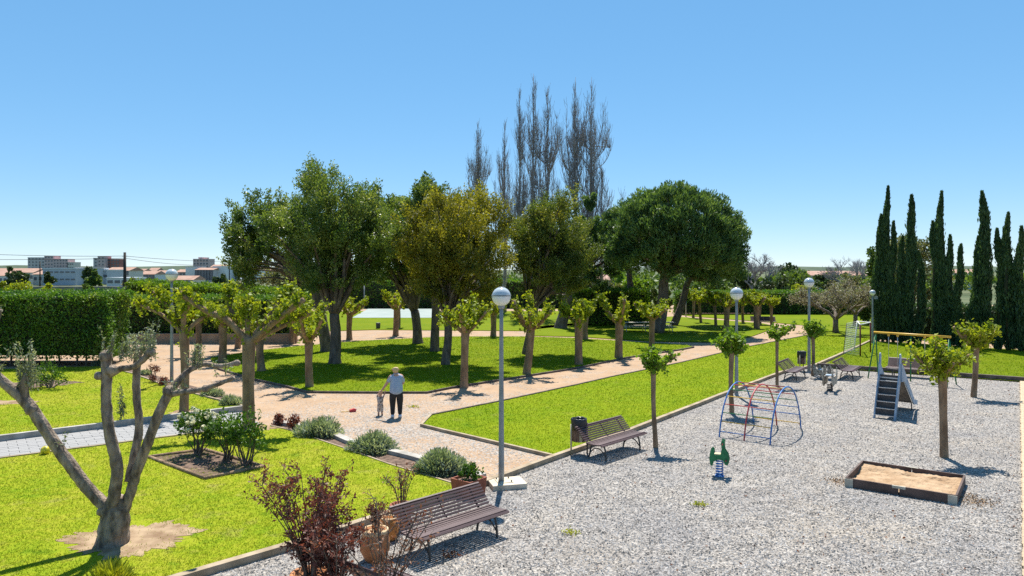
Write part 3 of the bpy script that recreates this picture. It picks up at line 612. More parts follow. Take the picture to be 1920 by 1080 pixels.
# the two near the paved walk
b = G(467, 808); Y = b.y
mulberry(b, rpx(808 - 640, Y), img_arms(467, 808, 640, Y, [[(515, 606), (578, 560)], [(520, 614), (575, 588)], [(428, 600), (392, 582), (345, 548)], [(463, 600), (462, 565)], [(440, 610), (420, 575), (415, 540)], [(500, 600), (520, 570), (545, 545)]], [-.5, .5, -.3, .1, .7, .4]),
         'thick pollarded mulberry with long level arms at the end of the paved walk', 51, rpx(10.5, Y), 3300, .12, cluster=.31, along=.30)
b = G(345, 775); Y = b.y
mulberry(b, rpx(775 - 625, Y), img_arms(345, 775, 625, Y, [[(310, 590), (262, 566)], [(330, 600), (300, 570), (265, 545)], [(370, 600), (400, 585)], [(350, 590), (372, 560)], [(335, 590), (330, 555)]], [-.4, .5, .3, -.4, .6]),
         'pollarded mulberry with one arm reaching out past the lamp post', 52, rpx(7.5, Y), 2000, .125, cluster=.31, along=.34)
def auto_arms(n, L, rise, seed, droop=0):
    r = random.Random(seed); o = []; a0 = r.uniform(0, 6.28)
    for i in range(n):
        a = a0 + i * 6.283 / n + r.uniform(-.35, .35); l = L * r.uniform(.75, 1.2); h = rise * r.uniform(.6, 1.3)
        o.append([(math.cos(a) * l * .5, math.sin(a) * l * .5, h * .35), (math.cos(a) * l, math.sin(a) * l, h)])
    return o
MUL = [  # base x, y, fork y, crown half width px, crown top y, label
    (580, 727, 640, 55, 565, 'pale trunked pollarded mulberry at the corner of the shaded lawn'),
    (870, 727, 622, 52, 548, 'wide pollarded mulberry beside the sandy path, nearest the walkers'),
    (988, 703, 617, 46, 552, 'leaning pollarded mulberry behind the near globe lamp'),
    (1085, 685, 605, 34, 562, 'sparse pollarded mulberry with bare knuckles along the sandy path'),
    (1160, 672, 606, 42, 548, 'full pollarded mulberry left of the forked one by the path'),
    (1222, 653, 597, 38, 552, 'forked pollarded mulberry in front of the umbrella pine trunk'),
    (1097, 637, 590, 26, 555, 'small pollarded mulberry behind the sparse one'),
    (490, 697, 632, 36, 580, 'slim mulberry just behind the thick one at the walk'),
    (417, 681, 612, 30, 575, 'dark thin mulberry beside the sandy path near the dark hedge'),
    (372, 668, 600, 34, 565, 'leaning dark mulberry on the path by the stone edging'),
    (446, 653, 600, 28, 570, 'short mulberry close to the low tan wall'),
    (547, 645, 598, 26, 568, 'little mulberry by the low tan wall end'),
    (655, 637, 590, 30, 552, 'bushy mulberry beside the sports court lawn'),
    (742, 630, 580, 30, 536, 'mulberry standing before the sports court'),
    (748, 615, 578, 22, 545, 'mulberry at the far side of the path by the court'),
    (1300, 597, 563, 22, 535, 'pale mulberry farthest back beside the pine'),
    (1314, 605, 568, 20, 540, 'dark mulberry next to the farthest pale one'),
    (1342, 612, 572, 22, 545, 'third mulberry of the far group'),
    (1361, 622, 575, 26, 548, 'mulberry of the far group closest to the path'),
    (1381, 610, 570, 20, 545, 'mulberry of the far group left of the middle lamp'),
    (1393, 606, 568, 20, 545, 'mulberry of the far group hidden behind the middle lamp'),
    (1419, 617, 573, 24, 548, 'mulberry in front of the far bench'),
    (1425, 609, 570, 18, 548, 'mulberry just behind the far bench'),
    (1447, 614, 572, 24, 552, 'last mulberry of the far group before the lawn ends'),
    (925, 632, 590, 28, 550, 'mulberry in the shade behind the near globe lamp'),
]
for i, (x, y, fy, hw, ty, lab) in enumerate(MUL):
    b = G(x, y); Y = b.y; fh = rpx(y - fy, Y); L = rpx(hw, Y) * .8; rise = rpx(fy - ty, Y) * .72; near_ = Y < 36
    lean = (rpx(7, Y), 0) if x == 988 else (rpx(rnd.uniform(-3, 3), Y), 0)
    mulberry(b, fh, auto_arms(rnd.choice((4, 5, 6)) if near_ else rnd.choice((3, 4, 5)), L * rnd.uniform(.95, 1.25), rise * rnd.uniform(.85, 1.1), 60 + i), lab, 60 + i, rpx(6.8 if y > 670 else 5.0, Y) if Y < 60 else .12, 1500 if near_ else (1100 if Y < 50 else 900), .135 if near_ else .18,
             'mulberry' if i % 3 else 'mulberry', cluster=.34, along=.36, lean=lean)
# young ones in the playground
YM = [(1229, 840, 692, [(-.12, .1, .25), (.2, -.1, .15), (-.32, 0, .3), (.05, .2, .42), (.3, .1, .1), (.62, .1, .32)], .062, 'mulberry_dark', 'young mulberry beside the bench with the bin', 1500, .17),
      (1372, 775, 660, [(-.3, .1, .3), (.2, -.1, .5), (.3, .2, .3), (.05, .25, .55), (-.1, -.2, .45), (.38, 0, .1)], .075, 'mulberry_dark', 'bushy young mulberry next to the lamp by the climbing frame', 1900, .24),
      (1457, 725, 634, [(-.35, 0, .15), (.25, .1, .25), (.0, .2, .35), (.6, .3, .4), (.9, .4, .5)], .06, 'mulberry_dark', 'thin young mulberry just behind the climbing frame', 700, .18),
      (1524, 705, 630, [(-.15, 0, .4), (.3, .1, .3), (.55, .1, .2), (.1, -.2, .45), (-.2, .2, .5)], .07, 'mulberry_dark', 'young mulberry between the two small benches and the lamp', 1100, .24),
      (1770, 858, 703, [(-.42, 0, .38), (-.75, .1, .58), (.4, 0, .35), (.78, .1, .52), (0, .25, .62), (.1, -.3, .35), (-.1, .1, .75)], .092, 'mulberry', 'young mulberry with spreading arms between slide and sandbox', 2100, .24),
      (1826, 745, 650, [(-.5, 0, .55), (-.8, .1, .75), (.45, .1, .4), (.85, .1, .6), (.1, .3, .7), (0, -.3, .5), (.5, 0, .8)], .095, 'mulberry', 'young forked mulberry by the deck, farther back', 1900, .24)]
for i, (x, y, fy, tips, tr_, mt, lab, nl, cl) in enumerate(YM):
    b = G(x, y); Y = b.y; fh = rpx(y - fy, Y)
    mulberry(b, fh, [[(q[0] * .5, q[1] * .5, q[2] * .4), q] for q in tips], lab, 90 + i, tr_, nl, .10 if Y < 22 else .12, mt, 'young mulberries in the gravel playground', flare=1.15, cluster=cl * 1.25, along=.55, lean=(rpx({1229: -4, 1770: -3, 1826: 4}.get(x, 0), Y), 0))

# pruned olive in the foreground ------------------------------------------------
Y = OLIVE.y; s = Y / FOC
def ov(x, y, dy=0.0): return Vector(((x - 212) * s, dy, (1024 - y) * s))
olive = empty('olive_tree', OLIVE, 0, 'hard pruned olive tree with four bare limbs on a patch of bare soil', 'tree')
MB().tube(spline([ov(208, 1034), ov(210, 1015), ov(214, 985), ov(216, 955), ov(218, 930)], 4), spradii([.33, .265, .245, .225, .13], 17), 18, .10).build('trunk', M['bark_olive'], olive, True)
LIMBS = [([(212, 960, 0), (178, 925, -.05), (150, 885, -.1), (120, 838, -.15), (95, 795, -.2), (70, 752, -.25), (30, 712, -.3), (-15, 678, -.3)], [.13, .125, .12, .115, .115, .115, .10, .095]),
         ([(-15, 678, -.3), (-30, 640, -.3), (0, 622, -.3), (14, 598, -.3), (22, 578, -.3)], [.095, .09, .08, .065, .055]),
         ([(66, 745, -.25), (66, 718, -.3), (74, 696, -.3)], [.085, .075, .06]),
         ([(212, 965, -.08), (221, 925, -.12), (228, 875, -.15), (218, 810, -.2), (211, 750, -.2), (212, 700, -.2), (210, 662, -.2)], [.12, .115, .112, .105, .098, .098, .105]),
         ([(218, 700, -.2), (240, 688, -.25), (270, 682, -.3), (300, 655, -.3)], [.075, .062, .058, .065]),
         ([(238, 905, .05), (243, 862, .15), (247, 808, .25), (242, 740, .25), (243, 695, .25), (247, 652, .25)], [.085, .085, .082, .078, .075, .075]),
         ([(228, 962, .05), (243, 925, .03), (256, 885, .0), (280, 828, -.05), (303, 772, -.1), (322, 735, -.1)], [.11, .105, .10, .098, .095, .092]),
         ([(318, 738, -.1), (345, 700, .1), (372, 686, .2), (405, 690, .25), (433, 684, .3)], [.08, .06, .05, .048, .055]),
         ([(322, 737, -.1), (350, 732, -.2), (395, 724, -.3), (430, 712, -.35), (455, 702, -.4)], [.08, .06, .055, .045, .038])]
lm = MB()
for pts, rad in LIMBS:
    p = spline([ov(*q) for q in pts], 5); lm.tube(p, [q_ * .86 for q_ in spradii(rad, len(p))], 14, .11)
for x, y, dy, r_ in ((210, 664, -.2, .115), (222, 690, -.22, .10), (200, 700, -.25, .075), (298, 656, -.3, .075), (400, 722, -.32, .065), (432, 684, .3, .06), (322, 730, -.1, .105), (198, 955, -.08, .09), (76, 760, -.25, .11)):
    c = ov(x, y, dy); MB().tube([c - Vector((0, 0, r_)), c - Vector((0, 0, r_ * .5)), c + Vector((0, 0, r_ * .3)), c + Vector((0, 0, r_ * .8))], [r_ * .6, r_, r_, r_ * .5], 10, .16).build('knuckle', M['bark_olive'], olive, True)
lm.build('limbs', M['bark_olive'], olive, True)
PL = []; DL = []; tw = MB(); rr = random.Random(4)
def shoots(x0, x1, y0, dy, n, h):
    for _ in range(n):
        b_ = ov(rr.uniform(x0, x1), y0 + rr.uniform(-6, 6), dy + rr.uniform(-.1, .1)); L = h * rr.uniform(.4, 1.1) * s
        d = Vector((rr.uniform(-.25, .25), rr.uniform(-.25, .25), 1)).normalized(); tw.tube([b_, b_ + d * L], [.006, .003], 4, 0, False)
        for k in range(int(L / .012)):
            u = rr.uniform(.05, 1); PL.append(b_ + d * L * u + Vector([rr.gauss(0, .025) for _ in range(3)])); DL.append(d * .5 + Vector([rr.gauss(0, .6) for _ in range(3)]))
shoots(238, 305, 668, -.25, 30, 42); shoots(292, 304, 655, -.3, 5, 60); shoots(216, 228, 660, -.2, 6, 50); shoots(55, 85, 725, -.28, 26, 85); shoots(0, 22, 690, -.3, 12, 70); shoots(8, 26, 590, -.3, 6, 32)
shoots(345, 375, 692, .15, 14, 45); shoots(236, 256, 665, .25, 12, 45); shoots(318, 350, 735, -.1, 10, 24); shoots(420, 458, 700, -.35, 3, 40); shoots(230, 245, 780, -.1, 5, 55); shoots(122, 130, 835, -.15, 2, 28)
tw.build('shoots', M['bark_olive'], olive)['kind'] = 'stuff'; leaves('foliage', [tuple(p) for p in PL], .062, .02, M['olive_leaf'], olive, np.array([tuple(d) for d in DL]), .3, 5)

# hedges ------------------------------------------------
def hedge(name, quad, z0, z1, dens, mat, label, seed, lsize=.16, z1b=None, up=.5, rough=.08, skirt=True, spec_group='clipped hedges round the park'):
    """quad: footprint corners a (front left), b (front right), c (back right), d (back left); z1b = height at the right end"""
    q = [Vector((p[0], p[1], 0)) for p in quad]; o = q[0].copy(); t = empty(name, o, 0, label, 'hedge', spec_group); q = [p - o for p in q]; z1b = z1b if z1b is not None else z1
    e1 = (q[1] - q[0]).normalized(); e2 = (q[3] - q[0]).normalized(); qi = [q[0] + (e1 + e2) * .3, q[1] + (e2 - e1) * .3, q[2] - (e1 + e2) * .3, q[3] + (e1 - e2) * .3]; zt = [z1, z1b, z1b, z1]
    m = MB(); m.add([(p.x, p.y, z0 + .15) for p in qi] + [(p.x, p.y, z - .2) for p, z in zip(qi, zt)], [(3, 2, 1, 0), (4, 5, 6, 7)] + [(i, (i + 1) % 4, 4 + (i + 1) % 4, 4 + i) for i in range(4)])
    m.build('twig_mass', M['hedge_core'], t)
    r = np.random.RandomState(seed); PP = []; DD = []
    faces = [(q[i], q[(i + 1) % 4], zt[i], zt[(i + 1) % 4]) for i in (0, 1, 3)]
    for a, b_, za, zb in faces:
        L = (b_ - a).length; n = int(L * (z1 - z0) * dens); u = r.uniform(0, 1, n); v = r.uniform(0, 1, n); nn = Vector((b_.y - a.y, -(b_.x - a.x), 0)).normalized()
        wv = .09 * np.sin(u * L * 1.7 + seed) + .06 * np.sin(v * 5 + u * L * .9); off = r.normal(size=n) * rough + wv - .05 - .25 * np.clip(v - .9, 0, 1)
        P = np.stack([a.x + (b_.x - a.x) * u + nn.x * off, a.y + (b_.y - a.y) * u + nn.y * off, z0 + (za + (zb - za) * u - z0) * v], 1); PP.append(P); DD.append(np.tile([nn.x * .5, nn.y * .5, up], (n, 1)))
    n = int((q[1] - q[0]).length * (q[3] - q[0]).length * dens * 1.1); u = r.uniform(0, 1, n); v = r.uniform(0, 1, n)
    A0 = np.array(q[0]); P = A0 + u[:, None] * (np.array(q[1]) - A0) + v[:, None] * (np.array(q[3]) - A0)
    P[:, 2] = z1 + (z1b - z1) * u + r.normal(size=n) * rough * 1.2 + .07 * np.sin(u * 37 + seed) * np.cos(v * 3) - .25 * np.abs(v - .5) ** 2
    PP.append(P); DD.append(np.tile([0, 0, 1.0], (n, 1)))
    leaves('foliage', np.concatenate(PP), lsize, lsize * .5, mat, t, np.concatenate(DD), .8, seed)
    if z0 > .15:
        st = MB()
        for k in range(int((q[1] - q[0]).length / .8)):
            p = q[0].lerp(q[1], (k + rnd.uniform(.2, .8)) / ((q[1] - q[0]).length / .8)) + (q[3] - q[0]) * rnd.uniform(.15, .5)
            st.tube([p, p + Vector((rnd.uniform(-.1, .1), 0, z0 + .3))], [.06, .045], 6)
        st.build('stems', M['bark_grey'], t)
    return t
hedge('hedge', [(-42, 36.2), (-20.3, 36.2), (-20.9, 39.6), (-42, 39.6)], .42, 3.62, 330, M['hedge'], 'tall clipped hedge block beside the left lawn, stems bare at the foot', 1, .15)
hedge('hedge', [(-40, 48.6), (-14.6, 48.6), (-14.8, 51.2), (-40, 51.2)], .35, 3.0, 150, M['hedge'], 'long shaded hedge behind the low tan wall', 2, .18)
hedge('hedge', [(-32.5, 61), (-18.6, 61), (-18.2, 66), (-33, 66)], 0, 3.8, 150, M['hedge_bright'], 'bright rounded hedge mass behind the long shaded hedge', 3, .22, 2.95, rough=.11)
hedge('hedge', [G(540, 578), G(1100, 578), G(1090, 575), G(545, 575)], 0, 3.5, 45, M['hedge'], 'far dark hedge behind the sports court', 4, .3)
hedge('hedge', [(G(1075, 612)), G(1216, 612), G(1216, 605), G(1080, 605)], 0, 3.05, 130, M['hedge_bright'], 'hedge with a sunlit top behind the mulberries along the path', 5, .2)
hedge('hedge', [G(1262, 590), G(1650, 590), G(1650, 587), G(1270, 587)], 0, 2.45, 70, M['hedge'], 'low dark hedge closing the far lawn', 6, .24)
hedge('hedge', [G(1640, 636) + Vector((1.2, 2.6, 0)), G(1925, 656) + Vector((2, 2.6, 0)), G(1925, 650) + Vector((2, 2.6, 0)), G(1640, 631) + Vector((1.2, 2.6, 0))], 0, 2.3, 130, M['cypress'], 'dark low hedge behind the feet of the cypresses', 7, .2)
# low wall along the long hedge
lw = MB(); lw.box((-26.5, 48.1, .28), (24.5, .28, .62)); lw.box((-26.5, 48.1, .615), (24.6, .36, .06))
tag(lw.build('low_wall', M['wall_tan']), 'low tan rendered wall at the foot of the long hedge', 'wall')

# other trees and shrubs ------------------------------------------------
def bush(name, base, rad, n, mat, label, seed, lsize, group=None, K=24, cr=None, cat='shrub', stem=True, zoff=.85, D_up=.4, lump=.15, wr=.5):
    b = Vector(base); t = empty(name, b, 0, label, cat, group); P, D, cc = crown_points((0, 0, rad[2] * zoff), rad, K, n, cr or min(rad) * .28, seed, low=-.55, shell=.45, lump=lump)
    P[:, 2] = np.maximum(P[:, 2], .02); leaves('foliage', P, lsize, lsize * wr, mat, t, D + np.array([0, 0, D_up]), .8, seed)
    if stem:
        m = MB(); rr_ = random.Random(seed)
        for i in range(0, len(cc), 3): limb(m, (rr_.uniform(-.1, .1) * rad[0], rr_.uniform(-.1, .1) * rad[1], 0), cc[i], .02 + rad[0] * .025, .008, .1, 4, 5)
        m.build('stems', M['bark_grey'], t)
    return t
def far_tree(pxx, top, wpx, Y, mat, label, seed, n=2600, name='far_tree', group='trees and bushes beyond the park', base=0, lsize=None):
    x = (pxx - 960) / FOC * Y; H = EYE + (HOR - top) / FOC * Y; t = empty(name, (x, Y, base), 0, label, 'tree', group); rw = rpx(wpx, Y) / 2; H -= base
    P, D, cc = crown_points((0, 0, H * .56), (rw, rw * .9, H * .46), 26, n, min(rw, H * .4) * .26, seed, shell=.4, low=-.9)
    ls = lsize or .0042 * Y; leaves('crown', P, ls, ls * .6, M[mat], t, D, .9, seed)
    MB().tube([(0, 0, -.2), (0, 0, H * .3), (0, 0, H * .7)], [rw * .09 + .05, rw * .07 + .04, .03], 6).build('trunk', M['bark_dark'], t)
far_tree(1712, 424, 100, 62, 'pale_tree', 'pale grey green tree rising behind the cypresses', 1, 9000, 'pale_tree')
far_tree(1650, 468, 62, 66, 'far_leaf', 'loose green tree beside the first cypresses', 2, 4000)
far_tree(1628, 545, 46, 64, 'far_leaf', 'bush filling the gap between blossoming tree and lamp', 30, 3000)
for i, (x, tp, wp, Yd, mt, lab) in enumerate([
    (1808, 585, 34, 52, 'mulberry', 'bright shrub showing through the gap between cypresses'), (1905, 590, 30, 50, 'mulberry', 'bright shrub behind the last cypresses'),
    (1495, 508, 60, 105, 'far_leaf', 'round green tree above the dark far hedge'), (1445, 522, 70, 98, 'far_dark', 'dark tree left of the round green tree'), (1400, 515, 60, 110, 'far_dark', 'dark tree under the bare far tree'),
    (1468, 548, 70, 86, 'mulberry_dark', 'bright bushes topping the far dark hedge'), (1508, 535, 44, 84, 'mulberry', 'light green tree next to the blossoming fruit tree'), (1350, 525, 70, 96, 'far_leaf', 'green tree behind the far mulberries'),
    (1300, 535, 60, 90, 'far_leaf', 'green tree seen below the umbrella pine'), (1190, 525, 50, 96, 'mulberry_dark', 'dense green tree beside the white house'), (1240, 540, 60, 92, 'far_leaf', 'yellowish green tree behind the pine trunk'),
    (1135, 528, 80, 100, 'pale_tree', 'grey green bushes in front of the white house'), (1090, 512, 60, 112, 'far_leaf', 'tree standing beside the white house'), (1150, 505, 60, 130, 'mulberry_dark', 'light green tree behind the white house'),
    (1545, 512, 70, 130, 'far_dark', 'dark trees below the long tiled roof'), (1600, 517, 60, 120, 'pale_tree', 'dry brownish tree behind the blossoming tree'),
    (520, 505, 80, 92, 'pale_tree', 'pale bushy tree below the leaning evergreen'), (575, 500, 70, 96, 'far_dark', 'dark bushy tree behind the tallest evergreen'), (700, 520, 90, 99, 'far_dark', 'dark tree behind the sports court hedge'),
    (930, 520, 110, 98, 'far_dark', 'dark tree behind the yellowing evergreen'), (1030, 515, 90, 96, 'far_dark', 'dark tree in the gap beside the upright evergreen'), (830, 515, 90, 100, 'far_dark', 'dark tree closing the view behind two trunks'),
    (30, 505, 44, 190, 'far_dark', 'dark round tree in front of the tiled sheds'), (178, 513, 24, 150, 'far_leaf', 'round green tree beside the grey warehouse'), (168, 503, 22, 190, 'far_dark', 'narrow dark tree against the grey warehouse'),
    (92, 512, 16, 195, 'far_dark', 'small dark tree before the warehouse gable'), (40, 524, 46, 58, 'mulberry', 'bright leafy tree top above the tall hedge block'), (5, 526, 30, 58, 'mulberry', 'bright tree top at the picture edge above the hedge'),
    (88, 534, 22, 56, 'mulberry', 'small bright tree top above the hedge block'), (245, 522, 26, 160, 'pale_tree', 'pale bush near the wooden pole'), (165, 530, 24, 75, 'far_leaf', 'green bush just over the end of the tall hedge'),
    (470, 520, 26, 170, 'far_dark', 'dark tree in front of the long white flats'), (415, 518, 22, 180, 'far_dark', 'dark tree between the flats and white gable'), (1480, 500, 90, 210, 'far_dark', 'distant dark wood under the hills'), (1330, 503, 110, 200, 'far_dark', 'distant dark wood behind the pines')]):
    far_tree(x, tp, wp, Yd, mt, lab, 200 + i, 2600 if Yd < 120 else 1200)
# woods that close the view beyond the hedges
rw_ = np.random.RandomState(77); P_ = []; D_ = []
for k in range(150):
    Yw = rw_.uniform(135, 230); xw = rw_.uniform(540, 2000); hw_ = rw_.uniform(3.0, 4.9) + (Yw - 135) * .004; nw = 150
    o_ = ball(nw, rw_) * rw_.uniform(.4, 1, (nw, 1)); P_.append(o_ * np.array([rw_.uniform(2.5, 5), 2.5, hw_ * .52]) + np.array([(xw - 960) / FOC * Yw, Yw, hw_ * .5])); D_.append(o_ + np.array([0, 0, .5]))
tag(leaves('far_woods', np.concatenate(P_), .9, .6, M['far_leaf'], None, np.concatenate(D_), .8, 3), 'low dark woods on the plain far beyond the park', 'woods', kind='stuff')
def bare_tree(name, base, H, W, label, seed, trunk=.16, buds=0, forks=4, levels=4, mat='poplar_bark', group=None, budsize=.1, spreadf=.55):
    b = Vector(base); t = empty(name, b, 0, label, 'tree', group); r = random.Random(seed); m = MB(); T = MB(); tips = []
    def grow(p, d, L, rad, lv):
        q = p + d * L; mid = p.lerp(q, .5) + Vector((r.uniform(-1, 1), r.uniform(-1, 1), r.uniform(0, .6))) * L * .09
        m.tube([p, mid, q], [rad, rad * .82, rad * .66], 6 if lv > 1 else 3, 0, False); tips.append((mid, d)); tips.append((q, d))
        if lv == 0: return
        for k in range(forks if lv > 1 else forks + 1):
            e = (d + Vector((r.uniform(-1, 1) * spreadf * 1.7, r.uniform(-1, 1) * spreadf * 1.7, r.uniform(-.25, .55)))).normalized()
            grow(p.lerp(q, r.uniform(.55, 1)), e, L * r.uniform(.55, .8), rad * .58, lv - 1)
    T.tube([(0, 0, -.1), (0, 0, H * .1), (0, 0, H * .22)], [trunk * 1.4, trunk, trunk * .95], 9, .06); T.build('trunk', M[mat], t, True)
    for k in range(4):
        a = k * 1.57 + r.uniform(-.4, .4); d = Vector((math.cos(a) * W, math.sin(a) * W, 1.0)).normalized(); grow(Vector((0, 0, H * .2)), d, H * .32, trunk * .62, levels - 1)
    m.build('branches', M[mat], t)
    if buds:
        rr_ = np.random.RandomState(seed); tp = np.array([tuple(p) for p, _ in tips]); i = rr_.randint(0, len(tp), buds)
        leaves('buds', tp[i] + rr_.normal(size=(buds, 3)) * .16, budsize, budsize * .6, M['bud'], t, None, 1, seed)
b = G(1567, 625)
bare_tree('blossoming_fruit_tree', b, 5.3, 1.35, 'spreading fruit tree in pale bud on the lawn near the goal', 3, .2, 9000, 4, 4, 'bark_grey')
b = G(1604, 612)
bare_tree('blossoming_fruit_tree', b, 4.9, 1.2, 'second fruit tree in pale bud, farther from the path', 5, .18, 5000, 4, 4, 'bark_grey')
bare_tree('bare_far_tree', A(1412, 560, 108) * Vector((1, 1, 0)), 8.3, 1.0, 'bare grey tree beyond the far mulberries', 7, .25, 0, 4, 5)
bare_tree('bare_far_tree', A(1590, 560, 125) * Vector((1, 1, 0)), 8.0, 1.2, 'bare tree with wide crown above the long tiled roof', 8, .25, 0, 4, 5)

# ---------------------------------------------------------------- beds, shrubs, pots
b_c = [G(280, 862), G(385, 903), G(493, 880), G(385, 848)]
rb = MB(); cen = sum(b_c, Vector()) / 4
bed = sheet('rose_bed', [p for p in b_c], 0.062, M['soil'])
def log_edge(i):
    a, b_ = b_c[i], b_c[(i + 1) % 4]; z = Vector((0, 0, .075)); m = MB(); m.tube([a + z, a.lerp(b_, .5) + z, b_ + z], [.045, .05, .045], 8, .04)
    m.build('edging_log', M['bark_pollard'], bed, True)
for i in range(4): log_edge(i)
for i, (x, y, rad, n, lab, fl) in enumerate([(372, 858, (.6, .5, .42), 1700, 'rose bush covered in cream flowers in the square bed', 30), (424, 868, (.42, .4, .42), 900, 'low leafy rose bush in the middle of the square bed', 0), (462, 876, (.48, .42, .46), 1200, 'green rose bush without flowers at the corner of the square bed', 0)]):
    p = G(x, y); t = empty('rose_bush', p, 0, lab, 'bush', 'roses in the square bed'); r = np.random.RandomState(300 + i)
    P, D, cc = crown_points((0, 0, rad[2] + .38), rad, 26, n, .12, 300 + i, low=-.6, shell=.4)
    leaves('foliage', P, .085, .055, M['rose_leaf'], t, D, .8, i); m = MB()
    for k in range(0, len(cc), 2): limb(m, (r.uniform(-.12, .12), r.uniform(-.1, .1), 0), cc[k], .02, .006, .12, 4, 5)
    m.build('stems', M['bark_dark'], t)
    if fl:
        a_ = ball(fl * 4, r); a_ = a_[(a_[:, 2] > -.05)][:fl]; fl = len(a_); pick = a_ * np.array(rad) * r.uniform(.92, 1.12, (fl, 1)) + np.array([0, 0, rad[2] + .40])
        fp = np.repeat(pick, 22, axis=0) + ball(fl * 22, r) * .045
        leaves('flowers', fp, .075, .065, M['petal'], t, None, 1, 9)['kind'] = 'stuff'
SB = [(595, 822, 46, 'first silver santolina cushion, nearest the walkers', 3200), (697, 852, 48, 'middle silver santolina cushion of the bed', 3600), (826, 892, 56, 'largest silver santolina cushion, behind the terracotta box', 4400),
      (428, 763, 24, 'silver cushion beside the thick mulberry trunk', 1700), (392, 746, 22, 'flat silver cushion farther along the bed by the sandy path', 1300), (186, 687, 18, 'small silver cushion under the end of the tall hedge', 900), (268, 705, 13, 'small green clump at the start of the narrow bed', 600)]
for i, (x, y, hw, lab, n) in enumerate(SB):
    p = G(x, y); rx = rpx(hw, p.y); t = empty('santolina_bush', p + Vector((0, .25, 0)), 0, lab, 'shrub', 'silver cushions in the flower beds'); r = np.random.RandomState(320 + i)
    u = ball(n * 2, r); u = u[u[:, 2] > -.05][:n]; q = r.uniform(.55, 1.02, len(u)) * (1 + .1 * np.sin(5 * u[:, 0] + i) + .08 * np.sin(7 * u[:, 1] + 2 * i))
    P = u * q[:, None] * np.array([rx, rx * .75, rx * .72]) + np.array([0, 0, .03])
    leaves('foliage', P, .13, .028, M['santolina'], t, u * 1.1 + np.array([0, 0, .5]), .45, i)
    MB().lathe([(.02, 0), (rx * .55, .02), (rx * .6, rx * .2), (rx * .4, rx * .4), (.02, rx * .5)], 12).build('stems', M['hedge_core'], t)
for i, (x, y, h, lab) in enumerate([(525, 798, 20, 'small red shrub at the head of the bed'), (549, 806, 26, 'taller small red shrub against the first silver cushion'), (289, 718, 36, 'upright rusty dry shrub in the narrow bed'), (305, 724, 14, 'low rusty shrub by the lamp foot')]):
    p = G(x, y); H = rpx(h, p.y); bush('red_shrub', p, (H * .45, H * .4, H * .55), 420, M['photinia'], lab, 340 + i, .08, 'small red shrubs in the beds', 9, .1)
bush('low_shrub', G(92, 730), (.85, .6, .55), 1500, M['rose_leaf'], 'round shrub with dry twigs on the left lawn', 350, .09, K=20)
p = G(205, 1112)
t = empty('grass_tuft', p, 0, 'yellow green ornamental tuft at the bottom edge near the olive tree', 'plant'); r = np.random.RandomState(360); u = ball(2400, r); u = u[u[:, 2] > 0]
leaves('blades', u * r.uniform(.25, 1, (len(u), 1)) * np.array([.36, .34, .42]) + np.array([0, 0, .05]), .2, .022, M['yellow_leaf'], t, u + np.array([0, 0, .5]), .3, 2)

M['terracotta'] = material('terracotta', (0.38, 0.14, 0.05), (0.50, 0.23, 0.10), 4, 0.75, 0.15, 30)
M['terracotta_red'] = material('red_terracotta', (0.22, 0.065, 0.035), (0.32, 0.10, 0.055), 4, 0.7, 0.15, 30)
M['rim_cream'] = material('bleached_terracotta', (0.50, 0.33, 0.17), (0.62, 0.45, 0.27), 5, 0.8)
M['orange_clay'] = material('orange_clay', (0.45, 0.17, 0.04), (0.58, 0.25, 0.07), 4, 0.7)
# terracotta box planter by the lamp
p = G(879, 928); t = empty('planter_box', p, R(-38), 'red terracotta box planter with a green plant behind the near bench', 'planter')
m = MB(); d, z1 = .25, .38
m.add([(-d, -d, 0), (d, -d, 0), (d, d, 0), (-d, d, 0), (-d * 1.12, -d * 1.12, z1), (d * 1.12, -d * 1.12, z1), (d * 1.12, d * 1.12, z1), (-d * 1.12, d * 1.12, z1), (-d, -d, z1), (d, -d, z1), (d, d, z1), (-d, d, z1), (-d * .95, -d * .95, z1 - .06), (d * .95, -d * .95, z1 - .06), (d * .95, d * .95, z1 - .06), (-d * .95, d * .95, z1 - .06)],
      [(3, 2, 1, 0)] + [(i, (i + 1) % 4, 4 + (i + 1) % 4, 4 + i) for i in range(4)] + [(4 + i, 4 + (i + 1) % 4, 8 + (i + 1) % 4, 8 + i) for i in range(4)] + [(8 + i, 8 + (i + 1) % 4, 12 + (i + 1) % 4, 12 + i) for i in range(4)])
m.build('box', M['terracotta_red'], t); m = MB(); m.box((0, 0, z1 - .07), (d * 1.88, d * 1.88, .03)); m.build('soil', M['soil'], t)
P, D, _ = crown_points((0, 0, z1 + .12), (.26, .26, .17), 16, 700, .06, 371, low=-.5, shell=.3)
leaves('plant', P, .075, .045, M['rose_leaf'], t, D, .8, 7)
def pot(name, base, prof, mat, rimmat, label, rz=0.0, tilt=(0, 0)):
    t = empty(name, base, rz, label, 'pot', 'terracotta pots at the near benches'); t.rotation_euler = (tilt[0], tilt[1], rz)
    R0 = prof[-1][0]; H = prof[-1][1]; inner = [(R0 * .86, H), (R0 * .8, H - .1), (.02, H - .11)]
    MB().lathe(prof + inner, 22).build('body', mat, t, True)
    MB().lathe([(R0 * .98, H - .05), (R0 * 1.07, H - .04), (R0 * 1.07, H + .005), (R0 * .98, H + .015), (R0 * .86, H + .004), (R0 * .86, H - .04)], 22).build('rim', rimmat, t, True)
    MB().lathe([(R0 * .83, H - .085), (.01, H - .075)], 18).build('soil', M['soil'], t)
    return t
pA = Vector((-2.98, 10.75, 0)); pot('terracotta_pot', pA, [(.17, 0), (.2, .02), (.26, .25), (.285, .4)], M['terracotta'], M['terracotta'], 'round terracotta pot holding the tall red leaved shrub')
